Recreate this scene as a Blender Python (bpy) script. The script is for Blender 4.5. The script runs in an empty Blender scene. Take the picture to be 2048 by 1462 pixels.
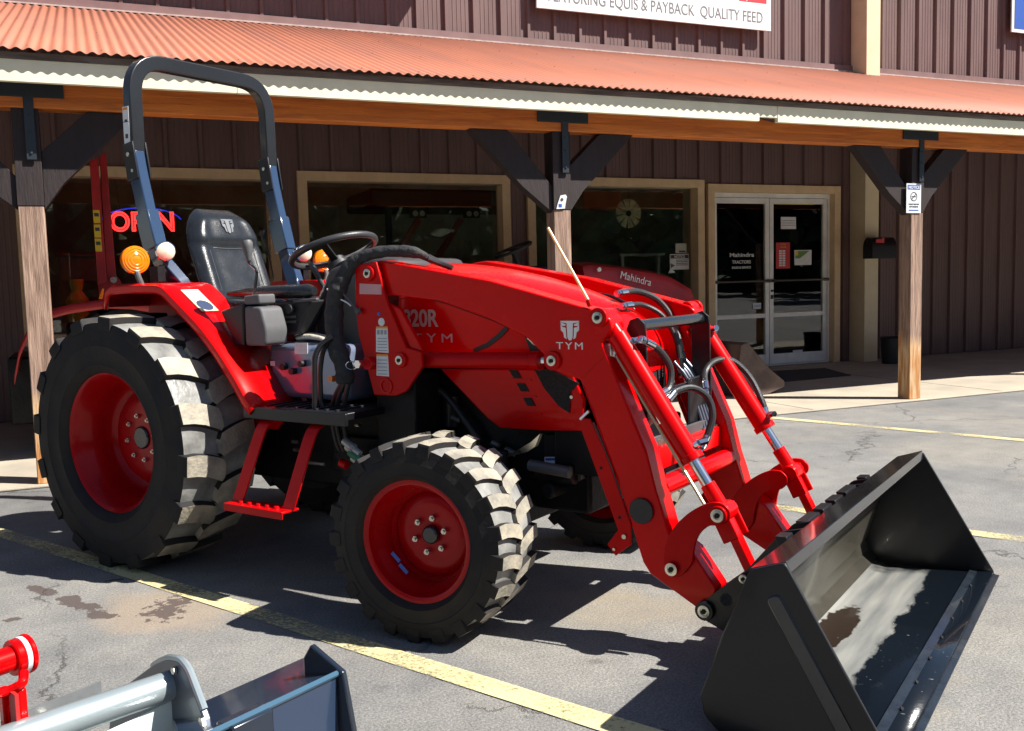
import bpy, bmesh, math, random
import numpy as np
from mathutils import Vector, Matrix
R=math.radians; PI=math.pi; rnd=random.Random(7)
S=bpy.context.scene; COL=S.collection
# ------------------------------------------------------------------ camera
W0,H0,FP=2048,1462,1905.0; CH=1.22
yaw,pit,rol=R(23.6),R(5.1),R(-1.45)
F=Vector((math.sin(yaw)*math.cos(pit),math.cos(yaw)*math.cos(pit),-math.sin(pit)))
Rt0=Vector((math.cos(yaw),-math.sin(yaw),0)); Up0=Rt0.cross(F)
RT=math.cos(rol)*Rt0+math.sin(rol)*Up0; UP=-math.sin(rol)*Rt0+math.cos(rol)*Up0
CAMP=Vector((0,0,CH))
cd=bpy.data.cameras.new('camera'); cam=bpy.data.objects.new('camera',cd); COL.objects.link(cam)
cd.sensor_fit='HORIZONTAL'; cd.sensor_width=36; cd.lens=FP/W0*36; cd.clip_start=.05; cd.clip_end=2000
m=Matrix.Identity(4)
for i in range(3): m[i][0]=RT[i]; m[i][1]=UP[i]; m[i][2]=-F[i]; m[i][3]=CAMP[i]
cam.matrix_world=m; S.camera=cam
# ------------------------------------------------------------------ light
SUNEL=R(49.0); SD=Vector((.79*math.cos(SUNEL),-.613*math.cos(SUNEL),math.sin(SUNEL)))  # towards the sun
wd=bpy.data.worlds.new("World"); S.world=wd; wd.use_nodes=True
nt=wd.node_tree; nt.nodes.clear()
sk=nt.nodes.new('ShaderNodeTexSky'); sk.sky_type='NISHITA'; sk.sun_disc=False; sk.sun_elevation=SUNEL
sk.sun_rotation=math.atan2(SD.x,SD.y); sk.dust_density=.6; sk.ozone_density=2.2
bg=nt.nodes.new('ShaderNodeBackground'); bg.inputs[1].default_value=.05
wo=nt.nodes.new('ShaderNodeOutputWorld'); nt.links.new(sk.outputs[0],bg.inputs[0]); nt.links.new(bg.outputs[0],wo.inputs[0])
sl=bpy.data.lights.new('sun','SUN'); sl.energy=5.0; sl.angle=R(.53); sl.color=(1,.955,.88)
so=bpy.data.objects.new('sun',sl); COL.objects.link(so); so.rotation_euler=SD.to_track_quat('Z','Y').to_euler(); so.location=(20,-20,30)
S.view_settings.view_transform='Standard'; S.view_settings.look='None'; S.view_settings.exposure=1.06; S.view_settings.gamma=1
S.cycles.max_bounces=8; S.cycles.transparent_max_bounces=12
# ------------------------------------------------------------------ pixel -> place helpers (photo measured, real planes)
def ray(px,py): return F+RT*((px-1024)/FP)-UP*((py-731)/FP)
def plane(px,py,n,d):
    r=ray(px,py); return CAMP+r*((d-n.dot(CAMP))/n.dot(r))
def BY(px,py,Y): return plane(px,py,Vector((0,1,0)),Y)      # on a vertical plane parallel to the shop front
def GZ(px,py,z=0.): return plane(px,py,Vector((0,0,1)),z)
TH=R(-57.4); FW=Vector((math.cos(TH),math.sin(TH),0)); RS=Vector((math.sin(TH),-math.cos(TH),0)); TD=-3.1979; TU=-3.76
def T(px,py,v):                                              # tractor-local point on the plane v metres to its right
    p=plane(px,py,RS,TD+v); return Vector((p.dot(FW)-TU,-v,p.z))
def TZ(px,py,z):
    p=GZ(px,py,z); return Vector((p.dot(FW)-TU,-(p.dot(RS)-TD),z))
TROOT=FW*TU+RS*TD
# ------------------------------------------------------------------ materials
MT={}
def nd(n,t,**k):
    x=n.new(t)
    for a,b in k.items(): setattr(x,a,b)
    return x
def mat(name,col,rough=.5,metal=0,coat=0,var=0,vscale=8,bump=0,bscale=60,col2=None,stretch=None,spec=.5,emis=None,coord='Object',dist=0,stint=None):
    if name in MT: return MT[name]
    M=bpy.data.materials.new(name); M.use_nodes=True; t=M.node_tree; n=t.nodes; L=t.links
    b=n['Principled BSDF']; b.inputs['Roughness'].default_value=rough; b.inputs['Metallic'].default_value=metal
    b.inputs['Coat Weight'].default_value=coat; b.inputs['Coat Roughness'].default_value=.06
    b.inputs['Specular IOR Level'].default_value=spec
    b.inputs['Base Color'].default_value=(*col,1)
    if stint: b.inputs['Specular Tint'].default_value=(*stint,1)
    if emis: b.inputs['Emission Color'].default_value=(*emis[0],1); b.inputs['Emission Strength'].default_value=emis[1]
    if var or bump or col2:
        tc=n.new('ShaderNodeTexCoord'); mp=n.new('ShaderNodeMapping'); L.new(tc.outputs[coord],mp.inputs[0])
        if stretch: mp.inputs['Scale'].default_value=stretch
        if var or col2:
            ns=nd(n,'ShaderNodeTexNoise'); ns.inputs['Scale'].default_value=vscale; ns.inputs['Detail'].default_value=7; ns.inputs['Roughness'].default_value=.62; ns.inputs['Distortion'].default_value=dist
            L.new(mp.outputs[0],ns.inputs[0])
            cr=n.new('ShaderNodeValToRGB'); L.new(ns.outputs[0],cr.inputs[0])
            c2=col2 or tuple(c*(1-var) for c in col)
            cr.color_ramp.elements[0].position=.36; cr.color_ramp.elements[0].color=(*c2,1)
            cr.color_ramp.elements[1].position=.64; cr.color_ramp.elements[1].color=(*tuple(min(1,c*(1+var)) for c in col),1)
            L.new(cr.outputs[0],b.inputs['Base Color'])
            mr=n.new('ShaderNodeMapRange'); mr.inputs[3].default_value=max(.03,rough-.08); mr.inputs[4].default_value=min(1,rough+.12)
            L.new(ns.outputs[0],mr.inputs[0]); L.new(mr.outputs[0],b.inputs['Roughness'])
        if bump:
            n2=nd(n,'ShaderNodeTexNoise'); n2.inputs['Scale'].default_value=bscale; n2.inputs['Detail'].default_value=5; L.new(mp.outputs[0],n2.inputs[0])
            bp=n.new('ShaderNodeBump'); bp.inputs['Strength'].default_value=bump; bp.inputs['Distance'].default_value=.01; L.new(n2.outputs[0],bp.inputs['Height']); L.new(bp.outputs[0],b.inputs['Normal'])
    MT[name]=M; return M
red=mat('red_paint',(.62,.001,.002),.24,stint=(1,.22,.2),coat=.14,spec=.4,var=.06,vscale=3,bump=.012,bscale=30)
redd=mat('red_satin_paint',(.50,.0015,.003),.32,stint=(1,.22,.2),coat=.06,spec=.35,var=.1,vscale=4,bump=.03,bscale=50)
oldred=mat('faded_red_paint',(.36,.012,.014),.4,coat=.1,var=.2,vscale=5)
blackp=mat('black_gloss_paint',(.012,.013,.015),.17,coat=.6,var=.2,vscale=6,bump=.03,bscale=25)
blacks=mat('black_satin_paint',(.008,.008,.010),.36,spec=.4,coat=.1,var=.2,vscale=6,bump=.05,bscale=40)
plast=mat('black_plastic',(.018,.018,.02),.5,var=.15,vscale=10,bump=.08,bscale=300)
greyp=mat('grey_plastic',(.09,.09,.095),.5,var=.1,vscale=10,bump=.06,bscale=300)
darkm=mat('greasy_dark_metal',(.008,.008,.009),.5,spec=.25,metal=.1,var=.4,vscale=12,bump=.3,bscale=40)
chrome=mat('chrome',(.75,.75,.76),.12,metal=1)
zinc=mat('zinc_plated_steel',(.62,.60,.52),.28,metal=1,var=.15,vscale=30)
steelblue=mat('painted_steel_line',(.16,.18,.22),.25,metal=.6)
rubber=mat('tyre_rubber',(.011,.011,.013),.66,spec=.25,var=.25,vscale=5,bump=.15,bscale=70,col2=(.025,.021,.018))
tread=mat('dusty_tread_rubber',(.40,.355,.275),.62,vscale=9,bump=.45,bscale=60,col2=(.19,.18,.155))
treadin=mat('tread_groove_rubber',(.30,.30,.285),.32,vscale=7,bump=.25,bscale=40,col2=(.13,.13,.125))
hose=mat('hose_rubber',(.022,.022,.024),.38,var=.1,bump=.1,bscale=200)
cloth=mat('black_nylon_sleeve',(.025,.025,.027),.75,var=.3,vscale=40,bump=.9,bscale=45)
vinyl=mat('grey_vinyl',(.014,.016,.019),.24,coat=.25,var=.1,vscale=15,bump=.15,bscale=220)
amber=mat('amber_lens',(.92,.20,.0),.16,coat=.7)
white=mat('white_label',(.72,.73,.74),.45,var=.06,vscale=20)
pink=mat('faded_label',(.62,.32,.33),.5)
dkt=mat('label_print',(.05,.05,.06),.6)
bluel=mat('blue_label',(.03,.10,.42),.45)
orangel=mat('orange_label',(.8,.3,.03),.45)
yellowl=mat('yellow_label',(.72,.50,.03),.45)
lens=mat('clear_lamp_lens',(.85,.80,.62),.12,coat=1)
mesh_black=mat('black_mesh',(.010,.010,.011),.55,bump=1,bscale=160)
wood=mat('weathered_post_wood',(.42,.28,.21),.75,vscale=3.2,col2=(.17,.10,.07),stretch=(14,14,.9),bump=.5,bscale=12,dist=.6)
def stain(M):
    t=M.node_tree; n=t.nodes; L=t.links; b=n['Principled BSDF']; src=b.inputs['Base Color'].links[0].from_socket
    tc=n.new('ShaderNodeTexCoord'); sp=n.new('ShaderNodeSeparateXYZ'); L.new(tc.outputs['Object'],sp.inputs[0])
    mp=n.new('ShaderNodeMapping'); mp.inputs['Scale'].default_value=(22,22,2.2); L.new(tc.outputs['Object'],mp.inputs[0]); ns=n.new('ShaderNodeTexNoise'); ns.inputs['Scale'].default_value=1.5; ns.inputs['Detail'].default_value=6; L.new(mp.outputs[0],ns.inputs[0])
    a=n.new('ShaderNodeMath'); a.operation='MULTIPLY_ADD'; a.inputs[1].default_value=.35; L.new(ns.outputs[0],a.inputs[0]); L.new(sp.outputs['Z'],a.inputs[2])
    m=n.new('ShaderNodeMapRange'); m.inputs[1].default_value=.70; m.inputs[2].default_value=.82; m.inputs[3].default_value=1; m.inputs[4].default_value=0; L.new(a.outputs[0],m.inputs[0])
    c=n.new('ShaderNodeValToRGB'); c.color_ramp.elements[0].position=.42; c.color_ramp.elements[0].color=(.46,.20,.06,1); c.color_ramp.elements[1].position=.6; c.color_ramp.elements[1].color=(.62,.44,.26,1); L.new(ns.outputs[0],c.inputs[0])
    x=n.new('ShaderNodeMix'); x.data_type='RGBA'; L.new(m.outputs[0],x.inputs[0]); L.new(src,x.inputs[6]); L.new(c.outputs[0],x.inputs[7]); L.new(x.outputs[2],b.inputs['Base Color'])
stain(wood)
beamw=mat('orange_beam_wood',(.78,.23,.03),.55,vscale=2.4,col2=(.50,.12,.016),stretch=(.8,10,12),bump=.3,bscale=10,dist=.7)
darkw=mat('dark_stained_wood',(.022,.013,.014),.7,vscale=4,var=.25,stretch=(6,6,1),bump=.3,bscale=14)
cream=mat('cream_fascia_paint',(.84,.79,.58),.55,var=.05,vscale=5,bump=.1,bscale=20)
greyw=mat('grey_weathered_wood',(.20,.165,.14),.8,vscale=3,col2=(.09,.07,.06),stretch=(1,8,10),bump=.4,bscale=12)
tan=mat('tan_trim_paint',(.72,.53,.31),.6,var=.08,vscale=6,bump=.08,bscale=30)
pilm=mat('cream_pilaster_paint',(.70,.60,.40),.55,var=.05,vscale=4)
side=mat('brown_siding',(.150,.088,.082),.5,var=.1,vscale=2.2,stretch=(3,3,.6),bump=.03,bscale=10)
roofm=mat('rust_orange_roofing',(.44,.15,.085),.66,vscale=1.1,col2=(.36,.135,.088),stretch=(3.5,.5,.5),bump=.05,bscale=20)
alu=mat('door_aluminium',(.82,.82,.79),.38,metal=.15,var=.08,vscale=5)
room=mat('dim_interior_paint',(.42,.44,.34),.8,var=.3,vscale=1.5)
roomf=mat('interior_floor',(.25,.20,.17),.6)
silver=mat('silver_blue_paint',(.36,.42,.44),.3,metal=.5,coat=.3,var=.06,vscale=4,bump=.02,bscale=30)
silverd=mat('dark_steel_plate',(.10,.115,.14),.3,metal=.6,coat=.2,var=.2,vscale=5)
galv=mat('galvanised_sheet',(.42,.44,.45),.35,metal=.7,var=.2,vscale=6,bump=.05,bscale=8)
palep=mat('pale_mint_paint',(.62,.72,.69),.35,coat=.2,var=.03,vscale=4)
bluebk=mat('black_paint_sky_tint',(.012,.018,.03),.22,coat=.5,var=.2,vscale=6,bump=.03,bscale=20)  # black paint with some blue of reflected sky mixed into the base
bluepl=mat('black_face_sky_tint',(.022,.038,.075),.2,coat=.7,bump=.02,bscale=20)  # black steel face, its blue is sky reflection put into the base colour
bmud=mat('muddy_brown_paint',(.17,.12,.10),.7,vscale=5,col2=(.09,.06,.05),bump=.3,bscale=20)
whiter=mat('grey_white_rim_paint',(.42,.40,.36),.5,var=.15,vscale=8)
cardb=mat('beige_panel',(.36,.33,.27),.8,var=.1,vscale=2)
def glassm():
    M=bpy.data.materials.new('window_glass'); M.use_nodes=True; t=M.node_tree; n=t.nodes; L=t.links; n.clear()
    o=n.new('ShaderNodeOutputMaterial'); mx=n.new('ShaderNodeMixShader'); tr=n.new('ShaderNodeBsdfTransparent'); g=n.new('ShaderNodeBsdfGlossy'); fr=n.new('ShaderNodeFresnel')
    tr.inputs[0].default_value=(.88,.93,.88,1); g.inputs['Roughness'].default_value=.005; fr.inputs[0].default_value=1.75
    tc=n.new('ShaderNodeTexCoord'); ns=n.new('ShaderNodeTexNoise'); ns.inputs['Scale'].default_value=1.2; bp=n.new('ShaderNodeBump'); bp.inputs['Strength'].default_value=.05; bp.inputs['Distance'].default_value=.02
    L.new(tc.outputs['Object'],ns.inputs[0]); L.new(ns.outputs[0],bp.inputs['Height']); L.new(bp.outputs[0],g.inputs['Normal'])
    L.new(fr.outputs[0],mx.inputs[0]); L.new(tr.outputs[0],mx.inputs[1]); L.new(g.outputs[0],mx.inputs[2]); L.new(mx.outputs[0],o.inputs[0]); return M
glass=glassm()
# ------------------------------------------------------------------ mesh builder
class MB:
    def __init__(s): s.b=bmesh.new(); s.mi=0; s.mats=[]
    def v(s,p): return s.b.verts.new(p)
    def face(s,vs,sm=False):
        try: f=s.b.faces.new(vs)
        except ValueError: return None
        f.smooth=sm; f.material_index=s.mi; return f
    def box(s,c,d,M=None):
        c=Vector(c); x,y,z=[e/2 for e in d]; P=[]
        for i in (-1,1):
            for j in (-1,1):
                for k in (-1,1):
                    q=Vector((i*x,j*y,k*z)); q=(M@q) if M else q; P.append(s.v(c+q))
        for q in ((0,1,3,2),(4,6,7,5),(0,4,5,1),(2,3,7,6),(0,2,6,4),(1,5,7,3)): s.face([P[i] for i in q])
        return s
    def bx(s,x0,x1,y0,y1,z0,z1): return s.box(((x0+x1)/2,(y0+y1)/2,(z0+z1)/2),(x1-x0,y1-y0,z1-z0))
    def prism(s,pts,ex):
        ex=Vector(ex); a=[s.v(Vector(p)) for p in pts]; b=[s.v(Vector(p)+ex) for p in pts]; n=len(a)
        s.face(a); s.face(b[::-1])
        for i in range(n): s.face([a[i],a[(i+1)%n],b[(i+1)%n],b[i]])
        return s
    def ring(s,c,ax,r,n,ref=None,rx=None):
        ax=Vector(ax).normalized(); ref=ref or (Vector((0,0,1)) if abs(ax.z)<.9 else Vector((1,0,0)))
        x=ax.cross(ref).normalized(); y=ax.cross(x)
        return [s.v(Vector(c)+x*(r*math.cos(2*PI*i/n))+y*((rx or r)*math.sin(2*PI*i/n))) for i in range(n)]
    def bridge(s,a,b,sm=True):
        n=len(a)
        for i in range(n): s.face([a[i],a[(i+1)%n],b[(i+1)%n],b[i]],sm)
    def cyl(s,p0,p1,r0,r1=None,n=20,cap=True):
        p0=Vector(p0);p1=Vector(p1); r1=r0 if r1 is None else r1
        a=s.ring(p0,p1-p0,r0,n); b=s.ring(p1,p1-p0,r1,n); s.bridge(a,b)
        if cap: s.face(a[::-1]); s.face(b)
        return s
    def lathe(s,c,ax,prof,n=48,close=False,sm=True):   # prof: (r, h)
        ax=Vector(ax).normalized(); rs=[s.ring(Vector(c)+ax*h,ax,max(r,1e-4),n) for r,h in prof]
        for a,b in zip(rs,rs[1:]): s.bridge(a,b,sm)
        if close: s.bridge(rs[-1],rs[0],sm)
        return s
    def tube(s,pts,r,n=10,closed=False,cap=True,flat=1.):
        pts=[Vector(p) for p in pts]; N=len(pts); rings=[]; ref=None
        for i,p in enumerate(pts):
            if closed: d=(pts[(i+1)%N]-pts[i-1])
            else: d=(pts[min(i+1,N-1)]-pts[max(i-1,0)])
            d.normalize()
            if ref is None: ref=Vector((0,0,1)) if abs(d.z)<.85 else Vector((1,0,0))
            x=d.cross(ref); 
            if x.length<1e-4: x=d.orthogonal()
            x.normalize(); y=d.cross(x).normalized(); ref=-y if False else x.cross(d).normalized()
            rr=r[i] if isinstance(r,(list,tuple)) else r
            rings.append([s.v(p+x*(rr*math.cos(2*PI*k/n))+y*(rr*flat*math.sin(2*PI*k/n))) for k in range(n)])
        for a,b in zip(rings,rings[1:]): s.bridge(a,b)
        if closed: s.bridge(rings[-1],rings[0])
        elif cap: s.face(rings[0][::-1]); s.face(rings[-1])
        return s
    def sweep(s,pts,w,h,side):    # rectangular bar; w along 'side' vector, h across
        pts=[Vector(p) for p in pts]; N=len(pts); rings=[]; side=Vector(side).normalized()
        for i,p in enumerate(pts):
            d=(pts[min(i+1,N-1)]-pts[max(i-1,0)]).normalized(); nrm=d.cross(side).normalized()
            rings.append([s.v(p+side*(a*w/2)+nrm*(b*h/2)) for a,b in ((-1,-1),(1,-1),(1,1),(-1,1))])
        for a,b in zip(rings,rings[1:]): s.bridge(a,b,True)
        s.face(rings[0][::-1]); s.face(rings[-1]); return s
    def done(s,name,mt,parent=None,bev=0,ang=35,seg=2,sub=0,loc=None):
        bmesh.ops.recalc_face_normals(s.b,faces=s.b.faces)
        me=bpy.data.meshes.new(name); s.b.to_mesh(me); s.b.free()
        for q in (mt if isinstance(mt,(list,tuple)) else [mt]): me.materials.append(q)
        for p in me.polygons: p.use_smooth=True
        me.set_sharp_from_angle(angle=R(ang))
        o=bpy.data.objects.new(name,me); COL.objects.link(o)
        if parent: o.parent=parent
        if bev:
            b=o.modifiers.new('bevel','BEVEL'); b.width=bev; b.segments=seg; b.limit_method='ANGLE'; b.angle_limit=R(40); b.harden_normals=False
        if sub:
            q=o.modifiers.new('subsurf','SUBSURF'); q.levels=sub; q.render_levels=sub
        return o
def crom(P,k=8):
    P=[Vector(p) for p in P]; out=[]; Q=[2*P[0]-P[1]]+P+[2*P[-1]-P[-2]]
    for i in range(1,len(Q)-2):
        a,b,c,d=Q[i-1:i+3]
        for j in range(k):
            t=j/k; out.append(.5*((2*b)+(c-a)*t+(2*a-5*b+4*c-d)*t*t+(3*b-a-3*c+d)*t**3))
    out.append(P[-1]); return out
def fillet(P,r,k=5):
    P=[Vector(p) for p in P]; out=[P[0]]
    for a,b,c in zip(P,P[1:],P[2:]):
        u=(a-b);v=(c-b); q=min(r,u.length*.45,v.length*.45); p0=b+u.normalized()*q; p1=b+v.normalized()*q
        for j in range(k+1):
            t=j/k; out.append(p0*(1-t)**2+b*2*t*(1-t)+p1*t*t)
    return out+[P[-1]]
def roundpoly(P,r,k=4):
    n=len(P); out=[]
    for i in range(n):
        a,b,c=Vector(P[i-1]),Vector(P[i]),Vector(P[(i+1)%n]); u=a-b;v=c-b; q=min(r,u.length*.42,v.length*.42)
        p0=b+u.normalized()*q; p1=b+v.normalized()*q
        for j in range(k+1):
            t=j/k; out.append(p0*(1-t)**2+b*2*t*(1-t)+p1*t*t)
    return out
def thing(name,label,cat,loc=(0,0,0),rz=0,group=None,kind=None):
    o=bpy.data.objects.new(name,None); COL.objects.link(o); o.location=loc; o.rotation_euler=(0,0,rz); o.empty_display_size=.2
    return tag(o,label,cat,group,kind)
def tag(o,label=None,cat=None,group=None,kind=None):
    if label: o['label']=label
    if cat: o['category']=cat
    if group: o['group']=group
    if kind: o['kind']=kind
    return o
def copyo(o,parent,M=None):
    c=o.copy(); COL.objects.link(c); c.parent=parent
    if M is not None: c.matrix_basis=M
    return c
def text(body,org,xd,yd,size,mt,name,parent=None,ext=.0008,space=1.,tube=0,align='LEFT',shear=0,bold=0):
    cu=bpy.data.curves.new(name,'FONT'); cu.body=body; cu.size=size; cu.extrude=ext; cu.space_character=space; cu.align_x=align; cu.shear=shear; cu.offset=bold
    if tube: cu.fill_mode='NONE'; cu.extrude=0; cu.bevel_depth=tube; cu.bevel_resolution=1
    o=bpy.data.objects.new(name,cu); COL.objects.link(o)
    me=bpy.data.meshes.new_from_object(o.evaluated_get(bpy.context.evaluated_depsgraph_get())); 
    bpy.data.objects.remove(o); bpy.data.curves.remove(cu)
    xd=Vector(xd).normalized(); yd=Vector(yd).normalized(); zd=xd.cross(yd)
    Mx=Matrix.Identity(4)
    for i in range(3): Mx[i][0]=xd[i];Mx[i][1]=yd[i];Mx[i][2]=zd[i];Mx[i][3]=Vector(org)[i]
    me.transform(Mx); me.name=name; me.materials.clear(); me.materials.append(mt)
    q=bpy.data.objects.new(name,me); COL.objects.link(q)
    if parent: q.parent=parent
    return q
def quadplate(pts,ex): return MB().prism(pts,ex)
# ------------------------------------------------------------------ ground
def asphalt():
    M=bpy.data.materials.new('asphalt'); M.use_nodes=True; t=M.node_tree; n=t.nodes; L=t.links; b=n['Principled BSDF']
    tc=n.new('ShaderNodeTexCoord'); P=tc.outputs['Object']
    def noise(sc,det=6,ro=.6,dist=0,vec=None):
        x=n.new('ShaderNodeTexNoise'); x.inputs['Scale'].default_value=sc; x.inputs['Detail'].default_value=det; x.inputs['Roughness'].default_value=ro; x.inputs['Distortion'].default_value=dist
        L.new(vec or P,x.inputs[0]); return x.outputs[0]
    def ramp(f,a,b_,c0=(0,0,0),c1=(1,1,1)):
        r=n.new('ShaderNodeValToRGB'); L.new(f,r.inputs[0]); r.color_ramp.elements[0].position=a; r.color_ramp.elements[1].position=b_
        r.color_ramp.elements[0].color=(*c0,1); r.color_ramp.elements[1].color=(*c1,1); return r.outputs[0]
    def mix(f,a,b_,mode='MIX'):
        x=n.new('ShaderNodeMix'); x.data_type='RGBA'; x.blend_type=mode
        if isinstance(f,float): x.inputs[0].default_value=f
        else: L.new(f,x.inputs[0])
        for i,c in ((6,a),(7,b_)):
            if isinstance(c,tuple): x.inputs[i].default_value=(*c,1)
            else: L.new(c,x.inputs[i])
        return x.outputs[2]
    def mth(op,a,b_):
        x=n.new('ShaderNodeMath'); x.operation=op
        for i,c in enumerate((a,b_)):
            if isinstance(c,(int,float)): x.inputs[i].default_value=c
            elif c is not None: L.new(c,x.inputs[i])
        return x.outputs[0]
    base=ramp(noise(.9,8,.65),.32,.68,(.155,.158,.163),(.265,.258,.245))
    base=mix(ramp(noise(.35,5,.6),.5,.72),base,(.29,.27,.235))
    fine=ramp(noise(120,4,.75),.38,.66,(.60,.60,.61),(1.32,1.31,1.28)); c=mix(1.,base,fine,'MULTIPLY')
    vo=n.new('ShaderNodeTexVoronoi'); vo.inputs['Scale'].default_value=150; L.new(P,vo.inputs[0])
    peb=ramp(vo.outputs['Distance'],.10,.2,(1,1,1),(0,0,0)); pebm=mth('MULTIPLY',peb,ramp(noise(30),.5,.62)); c=mix(mth('MULTIPLY',pebm,.4),c,(.34,.32,.28))
    mot=ramp(noise(5,9,.75),.3,.7,(.80,.80,.81),(1.14,1.13,1.10)); c=mix(1.,c,mot,'MULTIPLY')
    grit=ramp(noise(45,5,.8),.62,.66); c=mix(mth('MULTIPLY',mth('MULTIPLY',grit,ramp(noise(1.7,4,.6),.50,.62)),.7),c,(.34,.29,.21))
    spots=ramp(noise(9,4,.5),.27,.31,(1,1,1),(0,0,0)); c=mix(mth('MULTIPLY',spots,.5),c,(.09,.085,.08))
    # cracks
    av=n.new('ShaderNodeVectorMath'); av.operation='ADD'; nz=n.new('ShaderNodeTexNoise'); nz.inputs['Scale'].default_value=1.6; nz.inputs['Detail'].default_value=8; nz.inputs['Roughness'].default_value=.7; L.new(P,nz.inputs[0])
    sc=n.new('ShaderNodeVectorMath'); sc.operation='SCALE'; sc.inputs['Scale'].default_value=.55; L.new(nz.outputs['Color'],sc.inputs[0]); L.new(P,av.inputs[0]); L.new(sc.outputs[0],av.inputs[1])
    v2=n.new('ShaderNodeTexVoronoi'); v2.feature='DISTANCE_TO_EDGE'; v2.inputs['Scale'].default_value=.62; L.new(av.outputs[0],v2.inputs[0])
    ck=mth('MULTIPLY',ramp(v2.outputs['Distance'],.0012,.0055,(1,1,1),(0,0,0)),ramp(noise(1.1,3),.46,.56)); c=mix(mth('MULTIPLY',ck,.75),c,(.045,.042,.04))
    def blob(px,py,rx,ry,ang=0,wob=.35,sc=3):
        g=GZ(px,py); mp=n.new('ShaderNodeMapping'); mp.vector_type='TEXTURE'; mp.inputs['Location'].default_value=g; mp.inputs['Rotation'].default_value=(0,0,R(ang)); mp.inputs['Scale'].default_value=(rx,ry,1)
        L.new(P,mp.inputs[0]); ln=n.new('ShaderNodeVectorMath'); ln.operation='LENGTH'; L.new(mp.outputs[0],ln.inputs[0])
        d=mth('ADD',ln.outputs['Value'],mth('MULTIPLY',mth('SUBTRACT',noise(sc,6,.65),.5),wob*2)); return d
    sand=ramp(blob(320,1222,.25,.34,25,.5,4),.6,1.1,(1,1,1),(0,0,0)); c=mix(mth('MULTIPLY',sand,.42),c,(.36,.26,.17))
    for (x,y,rx,ry,a,w) in ((1270,1220,.42,.22,-25,.7),(1700,1350,.4,.3,0,.8),(1180,1190,.3,.12,-20,.8)):
        s_=ramp(blob(x,y,rx,ry,a,w,4),.5,1.1,(1,1,1),(0,0,0)); c=mix(mth('MULTIPLY',s_,.30),c,(.34,.27,.17))
    wet=None
    for (x,y,rx,ry,a,w,s0) in ((85,1180,.14,.045,-62,1.0,11),(150,1205,.26,.06,-62,1.1,13),(200,1230,.12,.05,-50,1.1,15),(330,1225,.10,.12,10,1.8,24),(350,1205,.08,.10,0,1.9,28),(230,1160,.06,.02,0,1.2,20),(20,1240,.05,.03,0,1.5,20)):
        s_=ramp(blob(x,y,rx,ry,a,w,s0),.62,.68,(1,1,1),(0,0,0)); wet=s_ if wet is None else mth('MAXIMUM',wet,s_)
    c=mix(mth('MULTIPLY',wet,.88),c,(.075,.055,.050))
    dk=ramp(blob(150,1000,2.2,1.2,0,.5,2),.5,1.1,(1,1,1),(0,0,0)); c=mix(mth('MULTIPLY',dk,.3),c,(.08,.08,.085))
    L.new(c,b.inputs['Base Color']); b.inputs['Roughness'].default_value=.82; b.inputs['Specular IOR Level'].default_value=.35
    bp=n.new('ShaderNodeBump'); bp.inputs['Strength'].default_value=.55; bp.inputs['Distance'].default_value=.006
    h=mth('SUBTRACT',mth('ADD',noise(150,3,.7),mth('MULTIPLY',noise(6,5,.6),1.5)),mth('MULTIPLY',ck,1.5)); L.new(h,bp.inputs['Height']); L.new(bp.outputs[0],b.inputs['Normal'])
    return M
q=MB(); q.face([q.v(p) for p in ((-150,-150,0),(150,-150,0),(150,150,0),(-150,150,0))]); g=q.done('parking_lot',asphalt()); tag(g,kind='structure')
conc=mat('concrete',(.43,.375,.29),.8,vscale=1.6,col2=(.33,.29,.235),bump=.25,bscale=70)
q=MB(); q.bx(-8,30,6.56,9.98,.001,.018); tag(q.done('sidewalk',conc,bev=.006),kind='structure')
for X in (-1.9,1.0,3.9,5.75,8.1):
    q=MB(); q.bx(X,X+.008,6.57,9.97,.0185,.0195); tag(q.done('sidewalk_joint',mat('joint_dirt',(.07,.06,.05),.9)),kind='structure')
def paintm():
    M=bpy.data.materials.new('worn_yellow_paint'); M.use_nodes=True; t=M.node_tree; n=t.nodes; L=t.links; b=n['Principled BSDF']; b.inputs['Roughness'].default_value=.7
    tc=n.new('ShaderNodeTexCoord'); a=n.new('ShaderNodeTexNoise'); a.inputs['Scale'].default_value=75; a.inputs['Detail'].default_value=8; a.inputs['Roughness'].default_value=.7; L.new(tc.outputs['Object'],a.inputs[0])
    a2=n.new('ShaderNodeTexNoise'); a2.inputs['Scale'].default_value=2.2; a2.inputs['Detail'].default_value=4; L.new(tc.outputs['Object'],a2.inputs[0])
    s_=n.new('ShaderNodeMath'); s_.operation='ADD'; L.new(a.outputs[0],s_.inputs[0]); L.new(a2.outputs[0],s_.inputs[1])
    r=n.new('ShaderNodeValToRGB'); r.color_ramp.elements[0].position=.40; r.color_ramp.elements[1].position=.53
    h=n.new('ShaderNodeMath'); h.operation='MULTIPLY'; h.inputs[1].default_value=.5; L.new(s_.outputs[0],h.inputs[0]); L.new(h.outputs[0],r.inputs[0])
    k=n.new('ShaderNodeMath'); k.operation='MULTIPLY'; k.inputs[1].default_value=.93; L.new(r.outputs[0],k.inputs[0]); L.new(k.outputs[0],b.inputs['Alpha'])
    r2=n.new('ShaderNodeValToRGB'); r2.color_ramp.elements[0].color=(.56,.47,.22,1); r2.color_ramp.elements[1].color=(.74,.65,.36,1); L.new(a2.outputs[0],r2.inputs[0]); L.new(r2.outputs[0],b.inputs['Base Color']); return M
yel=paintm()
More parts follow.
